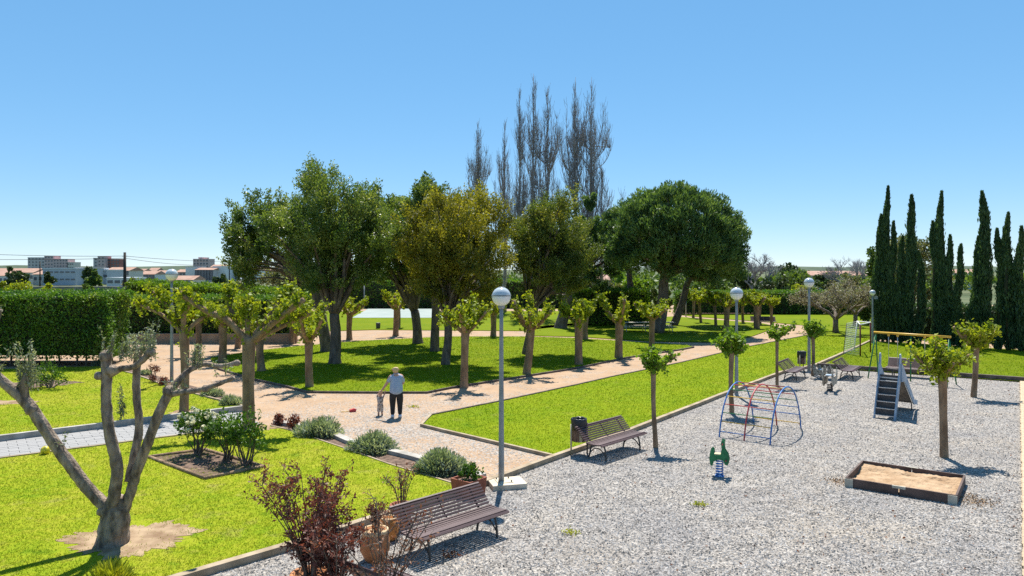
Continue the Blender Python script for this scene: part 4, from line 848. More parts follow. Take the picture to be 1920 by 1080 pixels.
pB = G(703, 1052); pot('terracotta_urn', pB, [(.12, 0), (.16, .03), (.25, .2), (.25, .36), (.2, .48), (.215, .53)], M['terracotta'], M['rim_cream'], 'big terracotta urn with a bleached rim at the end of the near bench')
pC = G(729, 1012); pot('clay_jar', pC, [(.1, 0), (.15, .03), (.2, .2), (.17, .34), (.13, .4)], M['orange_clay'], M['rim_cream'], 'small bright orange clay jar behind the urn')
pD = G(738, 1000); pot('terracotta_pot', pD + Vector((.1, .35, 0)), [(.13, 0), (.15, .03), (.2, .3), (.22, .42)], M['terracotta_red'], M['terracotta_red'], 'dark red pot behind the end of the near bench back')
pE = Vector((-1.75, 9.9, 0)); pot('terracotta_pot', pE, [(.15, 0), (.17, .02), (.22, .25), (.24, .36)], M['terracotta'], M['terracotta'], 'terracotta pot of the bare twiggy shrub at the picture bottom')
pF = Vector((-2.45, 10.1, 0)); pot('terracotta_pot', pF, [(.15, 0), (.17, .02), (.22, .25), (.24, .34)], M['terracotta'], M['terracotta'], 'terracotta pot of the lower red leaved shrub')
def potshrub(base, z0, H, W, n, stems, mat, label, seed, lsize=.075, low=.45, K=60, twig=.012):
    b_ = Vector(base) + Vector((0, 0, z0)); t = empty('red_leaved_shrub', b_, 0, label, 'shrub', 'potted shrubs near the camera'); r = random.Random(seed); m = MB(); P = []; D = []
    for s_ in range(stems):
        a = r.uniform(0, 6.28); rr_ = W * r.uniform(.15, .8); tip = Vector((math.cos(a) * rr_, math.sin(a) * rr_, H * r.uniform(.7, 1.0)))
        pts = spline([Vector((math.cos(a) * .04, math.sin(a) * .04, -.06)), tip * .45 + Vector((0, 0, .1)), tip], 4); m.tube(pts, ramp(twig * 1.3, .004, len(pts)), 5, 0, False)
        for k in range(11):
            f = r.uniform(low, 1); s0 = pts[min(len(pts) - 1, int(f * len(pts)))]; d = Vector((r.uniform(-1, 1), r.uniform(-1, 1), r.uniform(.1, 1.2))).normalized(); L = H * r.uniform(.08, .24)
            m.tube([s0, s0 + d * L * .5 + Vector((0, 0, .01)), s0 + d * L], [.005, .004, .002], 4, 0, False)
            for q in range(max(1, n // (stems * 11))):
                u = r.uniform(.15, 1.05); P.append(s0 + d * L * u + Vector([r.gauss(0, .035) for _ in range(3)])); D.append(d * .6 + Vector([r.gauss(0, .5) for _ in range(3)]))
    m.build('stems', M['bark_dark'], t); leaves('foliage', [tuple(p) for p in P], lsize, lsize * .42, mat, t, np.array([tuple(d) for d in D]), .3, seed)
potshrub(pA, .33, 1.5, .88, 5600, 22, M['photinia'], 'tall dark red leaved shrub in a round pot at the picture bottom', 5, .06, .25)
potshrub(pF, .28, 1.2, .75, 2800, 15, M['photinia'], 'lower dark red leaved shrub in front of the urn', 6, .07, .3)
M['dry_leaf'] = leafmat('dry_leaf', (0.16, 0.06, 0.03), (0.30, 0.15, 0.07), 0.25, (1.4, .9, .5), nscale=3)
potshrub(pE, .3, 1.35, .95, 620, 16, M['dry_leaf'], 'almost bare twiggy shrub with a few rusty leaves across the near bench', 7, .06, .25, twig=.011)
potshrub(pD + Vector((.1, .35, 0)), .38, .75, .6, 300, 10, M['dry_leaf'], 'thin dry shrub behind the back of the near bench', 8, .06, .25, twig=.008)
potshrub(pB, .46, .5, .32, 420, 8, M['photinia'], 'small red shrub growing in the urn', 9, .06, .3, twig=.008)

# ---------------------------------------------------------------- benches
M['slat'] = material('purple_brown_painted_slat', (0.058, 0.033, 0.034), (0.115, 0.070, 0.068), 3, 0.5, 0.15, 30, spec=.4, stretch=(.4, 8, 8))
M['iron'] = material('dark_cast_iron', (0.045, 0.042, 0.038), (0.085, 0.078, 0.07), 6, 0.55, 0.2, 40)
SL = MB()
SL.box((0, 0, 0), (2.08, .05, .03)); slat_me = SL.mesh('slat', M['slat'])
bev = slat_me
def bench_parts(t, L=2.0, legs=(-.78, .78)):
    prof = []
    for i in range(7): y = .02 + i * .066; prof.append((y, .44 - .02 * math.sin(i / 6 * math.pi), -.0))
    prof += [(.485, .425, -.7)]
    bk = [(-.055 - .040 * i, .475 + .0455 * i, R(50)) for i in range(7)] + [(-.345, .775, R(25))]
    for y, z, a in prof: link('slat', slat_me, t, (0, y, z), (a if a else 0, 0, 0))
    for y, z, a in bk: o = link('slat', slat_me, t, (0, y, z), (-a - math.pi / 2 + math.pi, 0, 0))
    for x in legs:
        m = MB()
        m.tube(spline([(x, .45, 0), (x, .44, .16), (x, .40, .33), (x, .30, .40)], 4), .022, 6); m.tube(spline([(x, -.10, 0), (x, -.06, .15), (x, -.02, .30), (x, .06, .40)], 4), .022, 6)
        m.tube(spline([(x, .46, .40), (x, .25, .385), (x, .02, .405), (x, -.09, .475), (x, -.22, .625), (x, -.335, .755)], 4), .02, 6)
        m.tube(spline([(x, -.06, .13), (x, .08, .26), (x, .26, .27), (x, .43, .12)], 4), .015, 6)
        m.build('leg', M['iron'], t, True)
    m = MB(); m.tube(spline([(0, .46, .405), (0, .25, .39), (0, .02, .41), (0, -.09, .475), (0, -.22, .625), (0, -.335, .755)], 4), .014, 6); m.build('middle_strap', M['iron'], t, True)
    return t
def bench_at(front_left, front_right, label):
    """front legs' feet"""
    a, b_ = Vector(front_left), Vector(front_right); d = (b_ - a).normalized(); rz = math.atan2(-d.y, -d.x)
    t = empty('park_bench', (0, 0, 0), rz, label, 'bench', 'slatted park benches'); nrm = Vector((-math.sin(rz), math.cos(rz), 0))
    t.location = (a + b_) / 2 - nrm * .45; return bench_parts(t)
def bench_c(c, rz, label, sc=1.0):
    t = empty('park_bench', c, rz, label, 'bench', 'slatted park benches'); t.scale = (sc, 1, 1); return bench_parts(t)
# near bench: front-right foot at (932,1008); it runs at about 45 degrees
fr = G(932, 1008); dd = Vector((math.cos(R(45)), math.sin(R(45)), 0)); bench_at(fr - dd * 1.56, fr, 'near purple brown slatted bench in front of the terracotta box planter')
bench_c(Vector((-1.45, 9.95, 0)), R(-128 + 90 + 0), 'slatted bench cut by the picture bottom, hidden by the potted shrubs')
bench_at(G(1133, 866), G(1203, 843), 'slatted bench beside the tall bin on the gravel')
bench_at(G(1491, 717), G(1512, 706), 'small looking slatted bench beside the far bin')
bench_c(G(1585, 709) + Vector((.1, .2, 0)), R(-125), 'bench turned sideways behind the spotted rocker')
o = bench_c(G(1712, 707), R(-36 + 180), 'bench seen from its back side between slide and swing')
bench_c(G(1431, 611), R(170), 'far bench on the lawn among the far mulberries')

# ---------------------------------------------------------------- litter bins
M['bag'] = material('black_plastic_bag', (0.012, 0.013, 0.016), (0.03, 0.032, 0.036), 8, 0.35, 0.6, 18)
M['bin_slat'] = material('bin_timber', (0.10, 0.05, 0.03), (0.20, 0.12, 0.08), 5, 0.7)
M['post_cream'] = material('cream_post', (0.45, 0.36, 0.22), (0.55, 0.46, 0.30), 5, 0.7)
def bin_at(p, label, rz, pale):
    t = empty('litter_bin', p, rz, label, 'bin', 'litter bins of the playground')
    for k in range(14):
        a = k / 14 * 6.283; MB().box((0, 0, 0), (.014, .078, .48)).build('slat', M['bin_slat'] if not (pale and k % 5 == 0) else M['post_cream'], t, loc=(.185 * math.cos(a), .185 * math.sin(a), .60), rot=(0, 0, a))
    MB().lathe([(.19, .36), (.19, .385), (.02, .385)], 18).build('base_plate', M['iron'], t)
    m = MB(); n = 20; prof = [(.165, .45), (.178, .7), (.198, .66), (.212, .78), (.215, .92), (.205, .96), (.18, .965), (.165, .93), (.15, .6)]
    vs = []
    for r_, z in prof:
        for k in range(n): q = 1 + .05 * math.sin(k * 5.3 + z * 11) ; vs.append((r_ * q * math.cos(k / n * 6.283), r_ * q * math.sin(k / n * 6.283), z + .012 * math.sin(k * 3.7)))
    m.add(vs, [(i * n + k, i * n + (k + 1) % n, (i + 1) * n + (k + 1) % n, (i + 1) * n + k) for i in range(len(prof) - 1) for k in range(n)]); m.build('bag', M['bag'], t, True)
    for sx in (-1, 1): MB().tube([(sx * .235, 0, -.05), (sx * .235, 0, .82)], .024, 8).build('post', M['post_cream'] if sx < 0 else M['iron'], t, True)
    m = MB(); m.tube([(-.235, 0, .42), (.235, 0, .42)], .014, 6); m.build('bracket', M['iron'], t)
bin_at(G(1086, 852), 'litter bin with black bag next to the slatted bench', R(20), True)
bin_at(G(1503, 696), 'litter bin with black bag beside the far lamp', R(50), True)
m = MB(); m.lathe([(.16, 0), (.17, .02), (.19, .5), (.18, .52), (.15, .5), (.02, .48)], 14); tag(m.build('litter_drum', M['iron'], None, True, G(709, 617)), 'small dark litter drum on the lawn before the court', 'bin')

# ---------------------------------------------------------------- globe lamps
M['lamp_grey'] = material('galvanised_grey_paint', (0.20, 0.215, 0.215), (0.29, 0.30, 0.30), 3, 0.5, 0.1, 30, spec=.5)
M['globe'] = material('opal_globe', (0.72, 0.72, 0.70), None, rough=0.18, spec=.6)
M['globe_top'] = material('smoked_globe_top', (0.48, 0.53, 0.56), None, rough=0.15, spec=.9)
M['pad'] = material('concrete_pad', (0.46, 0.39, 0.29), (0.60, 0.52, 0.40), 3, 0.85, 0.3, 20)
def lamp(p, H, label, gr=.225, pad=False, rz=0.0, spot=False, pr=.065, dark=False):
    t = empty('globe_lamp', p, rz, label, 'lamp', 'globe lamps of the park')
    n = 9; MB().tube([(0, 0, z) for z in np.linspace(0.0, H - 2 * gr, n)], ramp(pr * 1.15, pr * .72, n), 12).build('post', M['lamp_grey'], t, True)
    MB().lathe([(.05, H - 2 * gr - .06), (.075, H - 2 * gr - .05), (.08, H - 2 * gr + .03), (.06, H - 2 * gr + .04)], 14).build('collar', M['lamp_grey'], t, True)
    cz = H - gr; lower = [(gr * math.sin(a), cz - gr * math.cos(a)) for a in np.linspace(.25, math.pi * .54, 12)]; upper = [(gr * math.sin(a), cz - gr * math.cos(a)) for a in np.linspace(math.pi * .54, math.pi * .93, 11)]
    g = MB().lathe(lower, 24).build('globe', M['globe'], t, True); MB().lathe(upper, 24).build('globe_top', M['globe_top'], g, True)
    MB().lathe([(gr * 1.0, cz + .010), (gr * 1.03, cz + .014), (gr * 1.03, cz + .038), (gr * .99, cz + .042)], 24).build('band', M['lamp_grey'], g, True)
    MB().lathe([(gr * .24, cz + gr * .96), (gr * .3, cz + gr * .97), (gr * .26, cz + gr * 1.02), (.01, cz + gr * 1.03)], 16).build('cap', M['lamp_grey'], g, True)
    if pad:
        MB().box((.12, -.02, .06), (.78, .62, .12)).build('footing', M['pad'], t); MB().box((.06, 0, .127), (.36, .36, .014)).build('base_plate', M['pad'], t)
        for sx in (-1, 1):
            for sy in (-1, 1): MB().lathe([(.016, .134), (.016, .165), (.008, .17)], 8, (.06 + sx * .14, sy * .14, 0)).build('bolt', M['iron'], t)
    else: MB().lathe([(pr * 2.2, 0), (pr * 2.2, .02), (pr * 1.3, .03), (pr * 1.2, .12)], 12).build('base_plate', M['lamp_grey'], t)
    if spot:
        m = MB(); m.box((.2, -.05, H - .5), (.22, .12, .2), rz=.4); m.tube([(0, 0, H - .55), (.18, -.05, H - .55)], .02, 6); m.build('floodlight', M['lamp_grey'], t)
    return t
lamp(G(940, 912), 4.5, 'near globe lamp on a concrete pad at the corner of the playground', .215, True, R(15), pr=.06)
lamp(G(322, 716), 4.92, 'globe lamp behind the pruned olive among the mulberries', .26)
lamp(G(1381, 742), 4.2, 'globe lamp close to the climbing frame', .245, pr=.065)
lamp(G(1517, 699), 4.5, 'globe lamp at the far corner of the playground beside the bin', .235, pr=.07)
lamp(G(1636, 645), 3.55, 'small globe lamp with a floodlight beside the first cypress', .19, spot=True)
q = A(449, 525, 58); lamp((q.x, 58, 0), q.z + .22, 'far globe lamp showing just over the bright hedge', .23)
for x, y, h in ((1286, 594, 2.6),): 
    p = G(x, y); m = MB().tube([(0, 0, 0), (0, 0, h)], .06, 8); tag(m.build('fence_post', M['lamp_grey'], None, True, p), 'thin grey post on the far path', 'post')
p = G(683, 579); tag(MB().tube([(0, 0, 0), (0, 0, 2.9)], .07, 8).build('court_post', M['lamp_grey'], None, True, p), 'pale post standing at the sports court', 'post')

# ---------------------------------------------------------------- playground
M['blue'] = material('blue_paint', (0.02, 0.11, 0.36), (0.05, 0.20, 0.46), 6, 0.45, 0.1, 30); M['red'] = material('red_paint', (0.36, 0.02, 0.03), (0.50, 0.07, 0.07), 6, 0.45, 0.1, 30)
M['yellow'] = material('yellow_paint', (0.62, 0.36, 0.04), (0.70, 0.44, 0.06), 3, 0.45); M['green'] = material('green_paint', (0.008, 0.12, 0.045), (0.02, 0.19, 0.07), 6, 0.45, 0.1, 30)
M['grey_blue'] = material('worn_blue_grey_paint', (0.17, 0.26, 0.36), (0.34, 0.42, 0.50), 5, 0.55, 0.1, 20); M['board'] = material('grey_brown_board', (0.10, 0.085, 0.07), (0.17, 0.145, 0.12), 4, 0.8)
M['step'] = material('worn_step', (0.05, 0.045, 0.045), (0.09, 0.08, 0.075), 5, 0.7); M['steel'] = material('zinc_steel', (0.42, 0.43, 0.44), (0.52, 0.53, 0.54), 5, 0.35, metal=.6)
M['sand'] = material('sandbox_sand', (0.30, 0.19, 0.105), (0.43, 0.30, 0.185), 4, 0.95, 0.9, 14); M['brown_board'] = material('brown_stained_board', (0.065, 0.042, 0.035), (0.12, 0.08, 0.066), 3, 0.75, 0.2, 20)
M['post_end'] = material('weathered_block', (0.36, 0.33, 0.26), (0.48, 0.45, 0.37), 6, 0.8)
# climbing frame
c0 = (G(1362, 816) + G(1427, 794) + G(1430, 839) + G(1487, 801)) / 4
span = ((G(1427, 794) - G(1362, 816)) + (G(1487, 801) - G(1430, 839))) / 2; ang = math.atan2(span.y, span.x)
t = empty('climbing_frame', c0, ang, 'arched climbing frame with blue and red bars', 'climbing frame'); S2, HT = span.length / 2, 1.45
def arch(y, k=13):
    pts = []
    for i in range(k + 1):
        u = -1 + 2 * i / k; f = math.copysign(abs(u) ** .85, u); a = f * math.pi / 2; pts.append((S2 * math.sin(a) * (.55 + .45 * (1 - math.cos(a))), y, HT * (math.cos(a) ** .8 if math.cos(a) > 1e-6 else 0)))
    return pts
def arch_pts(y): return spline([(-S2, y, -.05), (-S2 * .9, y, .45), (-S2 * .72, y, .92), (-S2 * .42, y, 1.30), (0, y, HT), (S2 * .42, y, 1.30), (S2 * .72, y, .92), (S2 * .9, y, .45), (S2, y, -.05)], 4)
for y, mt in ((-.74, 'blue'), (0, 'red'), (.74, 'blue')): MB().tube(arch_pts(y), .022, 8).build('arch', M[mt], t, True)
ap = arch_pts(0); cols = ['blue', 'yellow', 'green', 'red', 'yellow', 'green', 'red', 'red', 'green', 'yellow', 'red', 'green', 'blue']
for i, k in enumerate(range(2, 31, 2)):
    q = ap[k]; MB().tube([(q[0], -.74, q[2]), (q[0], .74, q[2])], .014, 6).build('rung', M[cols[i % 13]], t, True)
# spring rocker
p = G(1349, 893); t = empty('spring_rocker', p, R(-20), 'green spring rocker with red handles on a blue coil', 'spring rocker'); t.scale = (.78, .78, .9)
def coil(r, h, z0, turns, th, x=0): return MB().tube([(x + r * math.cos(a), r * math.sin(a), z0 + h * a / (turns * 6.283)) for a in np.linspace(0, turns * 6.283, turns * 14)], th, 6)
coil(.105, .40, .03, 6, .016).build('coil_spring', M['blue'], t, True); MB().lathe([(.14, 0), (.14, .025), (.02, .03)], 16).build('base_plate', M['blue'], t)
body = [(-.26, .30), (-.20, .28), (-.16, .40), (-.04, .46), (.10, .45), (.17, .34), (.25, .33), (.30, .45), (.26, .60), (.17, .72), (.15, .86), (.17, .96), (.08, .97), (.05, .90), (.07, .74), (.04, .60), (-.06, .56), (-.14, .58), (-.15, .70), (-.20, .74), (-.26, .68), (-.29, .48)]
for y0 in (-.13, .105): MB().plate(body, y0, y0 + .025).build('side_panel', M['green'], t)
MB().box((-.05, 0, .585), (.2, .2, .03)).build('seat', M['post_cream'], t)
MB().tube([(.10, -.24, .88), (.10, .24, .88)], .016, 8).build('handle', M['red'], t, True); MB().tube([(.2, -.24, .46), (.2, .24, .46)], .016, 8).build('foot_rest', M['red'], t, True)
# spotted rocker
m_sp = material('cream_board_with_dark_spots', (0.06, 0.05, 0.045), (0.44, 0.39, 0.31), 11, 0.7, contrast=(.40, .45), detail=1)
t = empty('spotted_rocker', G(1556, 733), R(58), 'spring rocker with cream panels and dark spots in front of the sideways bench', 'spring rocker')
ROCK = t
coil(.10, .30, .0, 5, .022).build('coil_spring', M['step'], t, True); sp = [(-.62, .34), (-.40, .24), (0, .28), (.40, .24), (.62, .32), (.70, .55), (.66, .82), (.52, .92), (.42, .78), (.30, .62), (-.2, .60), (-.36, .66), (-.44, .90), (-.56, 1.0), (-.68, .84), (-.70, .50)]
for y0 in (-.19, .16): MB().plate(sp, y0, y0 + .03).build('side_panel', m_sp, t)
MB().box((.05, 0, .63), (.36, .30, .03)).build('seat', M['grey_blue'], t)
MB().tube([(-.55, -.28, .84), (-.55, .28, .84)], .016, 6).build('handle', M['step'], t, True)
t2 = copy_tree(ROCK); t2.location = G(1541, 712); t2.rotation_euler[2] = R(100); t2.scale = (.72, .72, .72); t2['label'] = 'smaller spotted rocker farther back beside the young mulberry'; t['group'] = t2['group'] = 'spotted rockers on springs'
# sandbox
bl, br, tl = G(1584, 913), G(1795, 948), G(1619, 864, .2) * Vector((1, 1, 0)); ux = (br - bl).normalized(); LX = (br - bl).length; uy = Vector((-ux.y, ux.x, 0)); LY = (tl - bl).dot(uy)
t = empty('sandbox', bl + ux * LX / 2 + uy * LY / 2, math.atan2(ux.y, ux.x), 'low square sandbox of brown boards filled with sand', 'sandbox')
for sy in (-1, 1):
    for sx in (-1, 1): MB().box((sx * (LX / 4 - .0), sy * (LY / 2 - .02), .105), (LX / 2 - .02, .04, .21)).build('board', M['brown_board'], t)
    MB().box((0, sy * (LY / 2 - .02) + sy * .012, .185), (.26, .05, .055)).build('joint_plate', M['post_end'], t)
for sx in (-1, 1): MB().box((sx * (LX / 2 - .02), 0, .105), (.04, LY - .1, .21)).build('board', M['brown_board'], t)
for sx in (-1, 1): MB().box((sx * (LX / 2 - .085), -(LY / 2) - .004, .10), (.17, .03, .19)).build('corner_block', M['post_end'], t)
n = 44; vs = []; r = np.random.RandomState(9)
for j in range(n):
    for i in range(n):
        x, y = (i / (n - 1) - .5) * (LX - .06), (j / (n - 1) - .5) * (LY - .06); vs.append((x, y, .095 + .03 * math.sin(x * 3 + 1) * math.cos(y * 2.6) + .018 * math.sin(x * 9 + 2 * math.sin(y * 5)) * math.sin(y * 8) + r.uniform(-.014, .014) + .035 * (y > LY * .3)))
MB().add(vs, [(j * n + i, j * n + i + 1, (j + 1) * n + i + 1, (j + 1) * n + i) for j in range(n - 1) for i in range(n - 1)]).build('sand', M['sand'], t, True)
rsp = np.random.RandomState(3)
for q_, s_, nn_ in ((br + ux * .25 + uy * .55, .24, 420), (bl - ux * .18 + uy * .35, .16, 160)):
    P_ = rsp.normal(size=(nn_, 3)) * np.array([s_, s_, .002]) + np.array([q_.x, q_.y, .018]); leaves('sand_spill', P_, .035, .03, M['sand'], None, None, .3, 4)['kind'] = 'stuff'
# slide
p0 = (G(1639, 785) + G(1677, 788)) / 2; p1 = G(1694, 767); d = p1 - p0; t = empty('playground_slide', p0, math.atan2(d.y, d.x), 'worn blue grey slide with dark steps facing the camera', 'slide'); LN = d.length; PH, PX = 1.28, .62; hw = .29
for sy in (-1, 1):
    y0, y1 = sorted((sy * hw, sy * (hw + .035)))
    MB().plate([(-.06, 0), (.10, 0), (PX + .10, PH), (PX + .14, PH + .45), (PX + .16, 2.02), (PX + .10, 2.10), (PX + .02, 2.08), (PX - .02, 1.92), (PX - .10, PH + .2)], y0, y1).build('ladder_rail', M['grey_blue'], t)
    MB().plate([(PX + .06, PH - .1), (PX + .42, PH - .12), (LN - .1, .22), (LN + .35, .16), (LN + .35, .32), (LN - .05, .38), (PX + .55, PH + .12), (PX + .28, PH + .38), (PX + .06, PH + .5)], y0 + sy * .037, y1 + sy * .037).build('chute_side', M['grey_blue'], t)
for k in range(6):
    f = (k + .35) / 6; MB().box((f * PX + .03, 0, f * PH + .05), (.17, hw * 2 - .004, .022)).build('step', M['steel'], t)
    MB().box((f * PX + .1, 0, f * PH + .15), (.02, hw * 2 - .01, .18)).build('riser', M['step'], t)
MB().box((PX + .2, 0, PH + .005), (.36, hw * 2 - .004, .04)).build('platform', M['steel'], t)
MB().plate([(PX + .36, PH - .02), (LN - .1, .26), (LN + .33, .2), (LN + .33, .23), (LN - .09, .29), (PX + .37, PH + .02)], -hw + .004, hw - .004).build('chute', M['board'], t)
MB().tube([(LN - .15, -hw, 0), (LN - .15, -hw, .26)], .02, 6).build('leg', M['step'], t); MB().tube([(LN - .15, hw, 0), (LN - .15, hw, .26)], .02, 6).build('leg', M['step'], t)
# swing
a = G(1642, 708); b_ = G(1779, 723); d = b_ - a; HS = 2.05; t = empty('swing_set', (a + b_) / 2, math.atan2(d.y, d.x), 'swing set with yellow top bar and green legs', 'swing'); L2 = d.length / 2
MB().tube([(-L2 - .08, 0, HS), (L2 + .08, 0, HS)], .05, 10).build('top_bar', M['yellow'], t, True)
for x in (-L2, 0, L2):
    for sy in (-1, 1):
        if x == 0 and sy > 0: continue
        MB().tube([(x + (.0 if x == 0 else math.copysign(.12, x)), sy * (.55 if x else .05), -.05), (x, 0, HS - .03)], .028, 8).build('leg', M['green'], t, True)
for xc in (-L2 * .5, L2 * .5):
    st = MB().box((xc, 0, .46), (.42, .2, .05)).build('seat', M['step'], t)
    for sx in (-.19, .19):
        MB().box((xc + sx, 0, HS - .09), (.07, .07, .09)).build('hanger', M['yellow'], st); MB().tube([(xc + sx, 0, HS - .12), (xc + sx, 0, 1.5)], .017, 6).build('hanger_rod', M['steel'], st, True)
        MB().tube([(xc + sx, 0, 1.5), (xc + sx, 0, .48)], .007, 5).build('chain', M['steel'], st)
# small goal with net
q = [G(1613, 669), G(1632, 662), G(1581, 665), G(1601, 659)]; t = empty('small_goal', q[0], 0, 'small goal with dark red posts and a pale net on the lawn', 'goal'); o = q[0]; HG = 1.8
M['dark_red'] = material('dark_red_paint', (0.10, 0.012, 0.012), (0.16, 0.025, 0.022), 4, 0.5); M['white_paint'] = material('white_paint', (0.62, 0.62, 0.60), (0.74, 0.73, 0.70), 4, 0.5)
for i, (mt, rr_) in enumerate((('dark_red', .04), ('dark_red', .04), ('iron', .02), ('white_paint', .035))):
    p = q[i] - o; top = Vector((p.x, p.y, HG)) + (Vector((.2, 0, 0)) if i > 1 else Vector()); MB().tube([p + Vector((0, 0, -.05)), top], rr_, 8).build('post', M[mt], t, True)
tops = [q[0] - o + Vector((0, 0, HG)), q[1] - o + Vector((0, 0, HG)), q[2] - o + Vector((.2, 0, HG)), q[3] - o + Vector((.2, 0, HG))]
MB().tube([tops[3], tops[0]], .035, 8).build('crossbar', M['white_paint'], t, True); MB().tube([tops[0], tops[1]], .035, 8).build('crossbar', M['white_paint'], t, True); MB().tube([tops[1], tops[3]], .03, 8).build('crossbar', M['white_paint'], t, True)
nm = MB()
for (i, j) in ((2, 3), (0, 2)):
    g0, g1, h0, h1 = q[i] - o, q[j] - o, tops[i], tops[j]
    for k in range(15):
        f = k / 14; nm.tube([g0.lerp(h0, f), g1.lerp(h1, f)], .006, 3, 0, False); nm.tube([g0.lerp(g1, f), h0.lerp(h1, f)], .005, 3, 0, False)
nm.build('net', M['white_paint'], t)
# picnic tables under the pine
for i, x in enumerate((1190, 1240)):
    p = G(x, 622); t = empty('picnic_table', p, R(3), ('pale picnic table nearer the hedge under the pines' if i == 0 else 'pale picnic table beside the pine trunk'), 'table', 'picnic tables under the pines')
    for k in range(4): MB().box((0, -.28 + k * .185, .74), (2.0, .17, .04)).build('plank', M['post_end'], t)
    for sy in (-1, 1): MB().box((0, sy * .75, .44), (2.0, .26, .04)).build('bench_plank', M['post_end'], t)
    for sx in (-.75, .75):
        m = MB(); m.tube([(sx, -.55, 0), (sx, -.12, .72)], .035, 6); m.tube([(sx, .55, 0), (sx, .12, .72)], .035, 6); m.tube([(sx, -.8, .42), (sx, .8, .42)], .03, 6); m.build('leg', M['post_end'], t)
# dry leaves blown over the gravel
rl = np.random.RandomState(31); Pl, _ = sample_poly(gravel_poly, 900, rl); Pl = Pl[(Pl[:, 1] > 8.5) & (Pl[:, 1] < 34)]
tag(leaves('fallen_leaves', np.column_stack([Pl, np.full(len(Pl), .024)]), .05, .03, M['dry_leaf'], None, None, 1, 5), 'scattered dry leaves blown over the gravel', 'leaves', kind='stuff')
# toys and litter
p = G(85, 855); t = empty('toy_ball', p, 0, 'small yellow ball lying on the edge of the paved walk', 'ball')
g = MB().lathe([(.115 * math.sin(a) + .0005, .15 - .115 * math.cos(a)) for a in np.linspace(0, math.pi, 12)], 18).build('ball_skin', material('yellow_ball', (0.62, 0.50, 0.03), (0.20, 0.22, 0.02), 14, 0.4, contrast=(.55, .6), detail=1), t, True)
p = G(661, 772); t = empty('toy_spade', p, R(25), 'red plastic toy spade lying on the sandy path', 'toy')
MB().plate([(-.1, 0.01), (.1, .01), (.13, .08), (.05, .11), (-.1, .07)], -.07, .07).build('blade', M['red'], t); MB().tube([(-.1, 0, .03), (-.4, .03, .02)], .012, 6).build('handle', M['yellow'], t, True)
for i, (x, y) in enumerate(((1068, 1002), (1312, 949), (848, 1044), (775, 764))):
    p = G(x, y) + Vector((0, 0, .02)); r = np.random.RandomState(400 + i); lab = ['green weed tuft in the open gravel before the near bench', 'small dry weed in the open gravel below the spring rocker', 'rusty fallen leaves beside the near bench shadow', 'small weed on the path right of the walkers'][i]
    t = empty('weed', p, 0, lab, 'plant'); leaves('leaf_tuft', r.normal(size=(60, 3)) * np.array([.09, .06, .015]) + np.array([0, 0, .03]), .06, .03, M['dry_leaf'] if i == 2 else M['yellow_leaf'], t, None, 1, i)['kind'] = 'stuff'

# ---------------------------------------------------------------- people
def skin_mesh(name, verts, edges, radii, mat, parent, sub=2, root=0, scale=None):
    me = bpy.data.meshes.new(name); me.from_pydata(verts, edges, []); o = bpy.data.objects.new(name, me); C.objects.link(o)
    md = o.modifiers.new('skin', 'SKIN'); md.use_smooth_shade = True; md.branch_smoothing = .5
    for i, v in enumerate(me.skin_vertices[0].data): v.radius = (radii[i], radii[i]) if not isinstance(radii[i], tuple) else radii[i]; v.use_root = (i == root)
    s_ = o.modifiers.new('sub', 'SUBSURF'); s_.levels = sub; s_.render_levels = sub
    dg = bpy.context.evaluated_depsgraph_get(); ev = o.evaluated_get(dg); m2 = bpy.data.meshes.new_from_object(ev); bpy.data.objects.remove(o); m2.materials.clear(); m2.materials.append(mat)
    m2.polygons.foreach_set('use_smooth', [True] * len(m2.polygons)); return link(name, m2, parent)
def chain(*paths):
    """paths share points by position"""
    V = []; Rr = []; E = []; idx = {}
    for path in paths:
        prev = None
        for p, r in path:
            k = tuple(round(c, 4) for c in p)
            if k not in idx: idx[k] = len(V); V.append(k); Rr.append(r)
            if prev is not None and prev != idx[k]: E.append((prev, idx[k]))
            prev = idx[k]
    return V, E, Rr
def hand(m_paths, wrist, d, side, sc=1.0):
    """palm and five fingers; d = forearm direction, side = thumb side"""
    w_, d, s_ = Vector(wrist), Vector(d).normalized(), Vector(side).normalized(); n_ = d.cross(s_); palm = w_ + d * .06 * sc
    m_paths.append([(w_, .026 * sc), (palm, .034 * sc)])
    for k, (o_, l) in enumerate(((.028, .07), (.010, .078), (-.010, .073), (-.028, .058))):
        a = palm + s_ * o_ * sc + d * .02 * sc; m_paths.append([(palm, .034 * sc), (a, .012 * sc), (a + d * l * .5 * sc, .009 * sc), (a + d * l * .85 * sc + n_ * .02 * sc, .008 * sc)])
    a = w_ + d * .025 * sc + s_ * .035 * sc; m_paths.append([(w_, .026 * sc), (a, .012 * sc), (a + (d + s_ * .8) * .04 * sc, .009 * sc)])
M['skin'] = material('skin', (0.46, 0.25, 0.17), (0.54, 0.31, 0.22), 6, 0.55); M['shirt'] = material('pale_blue_jersey', (0.30, 0.36, 0.47), (0.37, 0.43, 0.54), 5, 0.85, 0.5, 9)
M['leggings'] = material('black_leggings', (0.012, 0.012, 0.014), (0.022, 0.022, 0.025), 5, 0.7, 0.3, 12); M['shoe'] = material('white_shoe', (0.62, 0.64, 0.68), (0.72, 0.73, 0.76), 5, 0.6)
M['hair'] = material('blond_hair', (0.50, 0.32, 0.15), (0.66, 0.48, 0.27), 12, 0.6, 0.6, 40); M['print'] = material('pale_printed_cotton', (0.10, 0.07, 0.06), (0.55, 0.46, 0.40), 13, 0.85, contrast=(.40, .52), detail=2); M['brown_shoe'] = material('brown_shoe', (0.08, 0.05, 0.03), (0.13, 0.08, 0.05), 6, 0.7)
W0 = G(743, 783); pr = empty('person', W0, R(10), 'adult in pale blue shirt and black leggings holding a child by the hand', 'person', 'people on the sandy path')
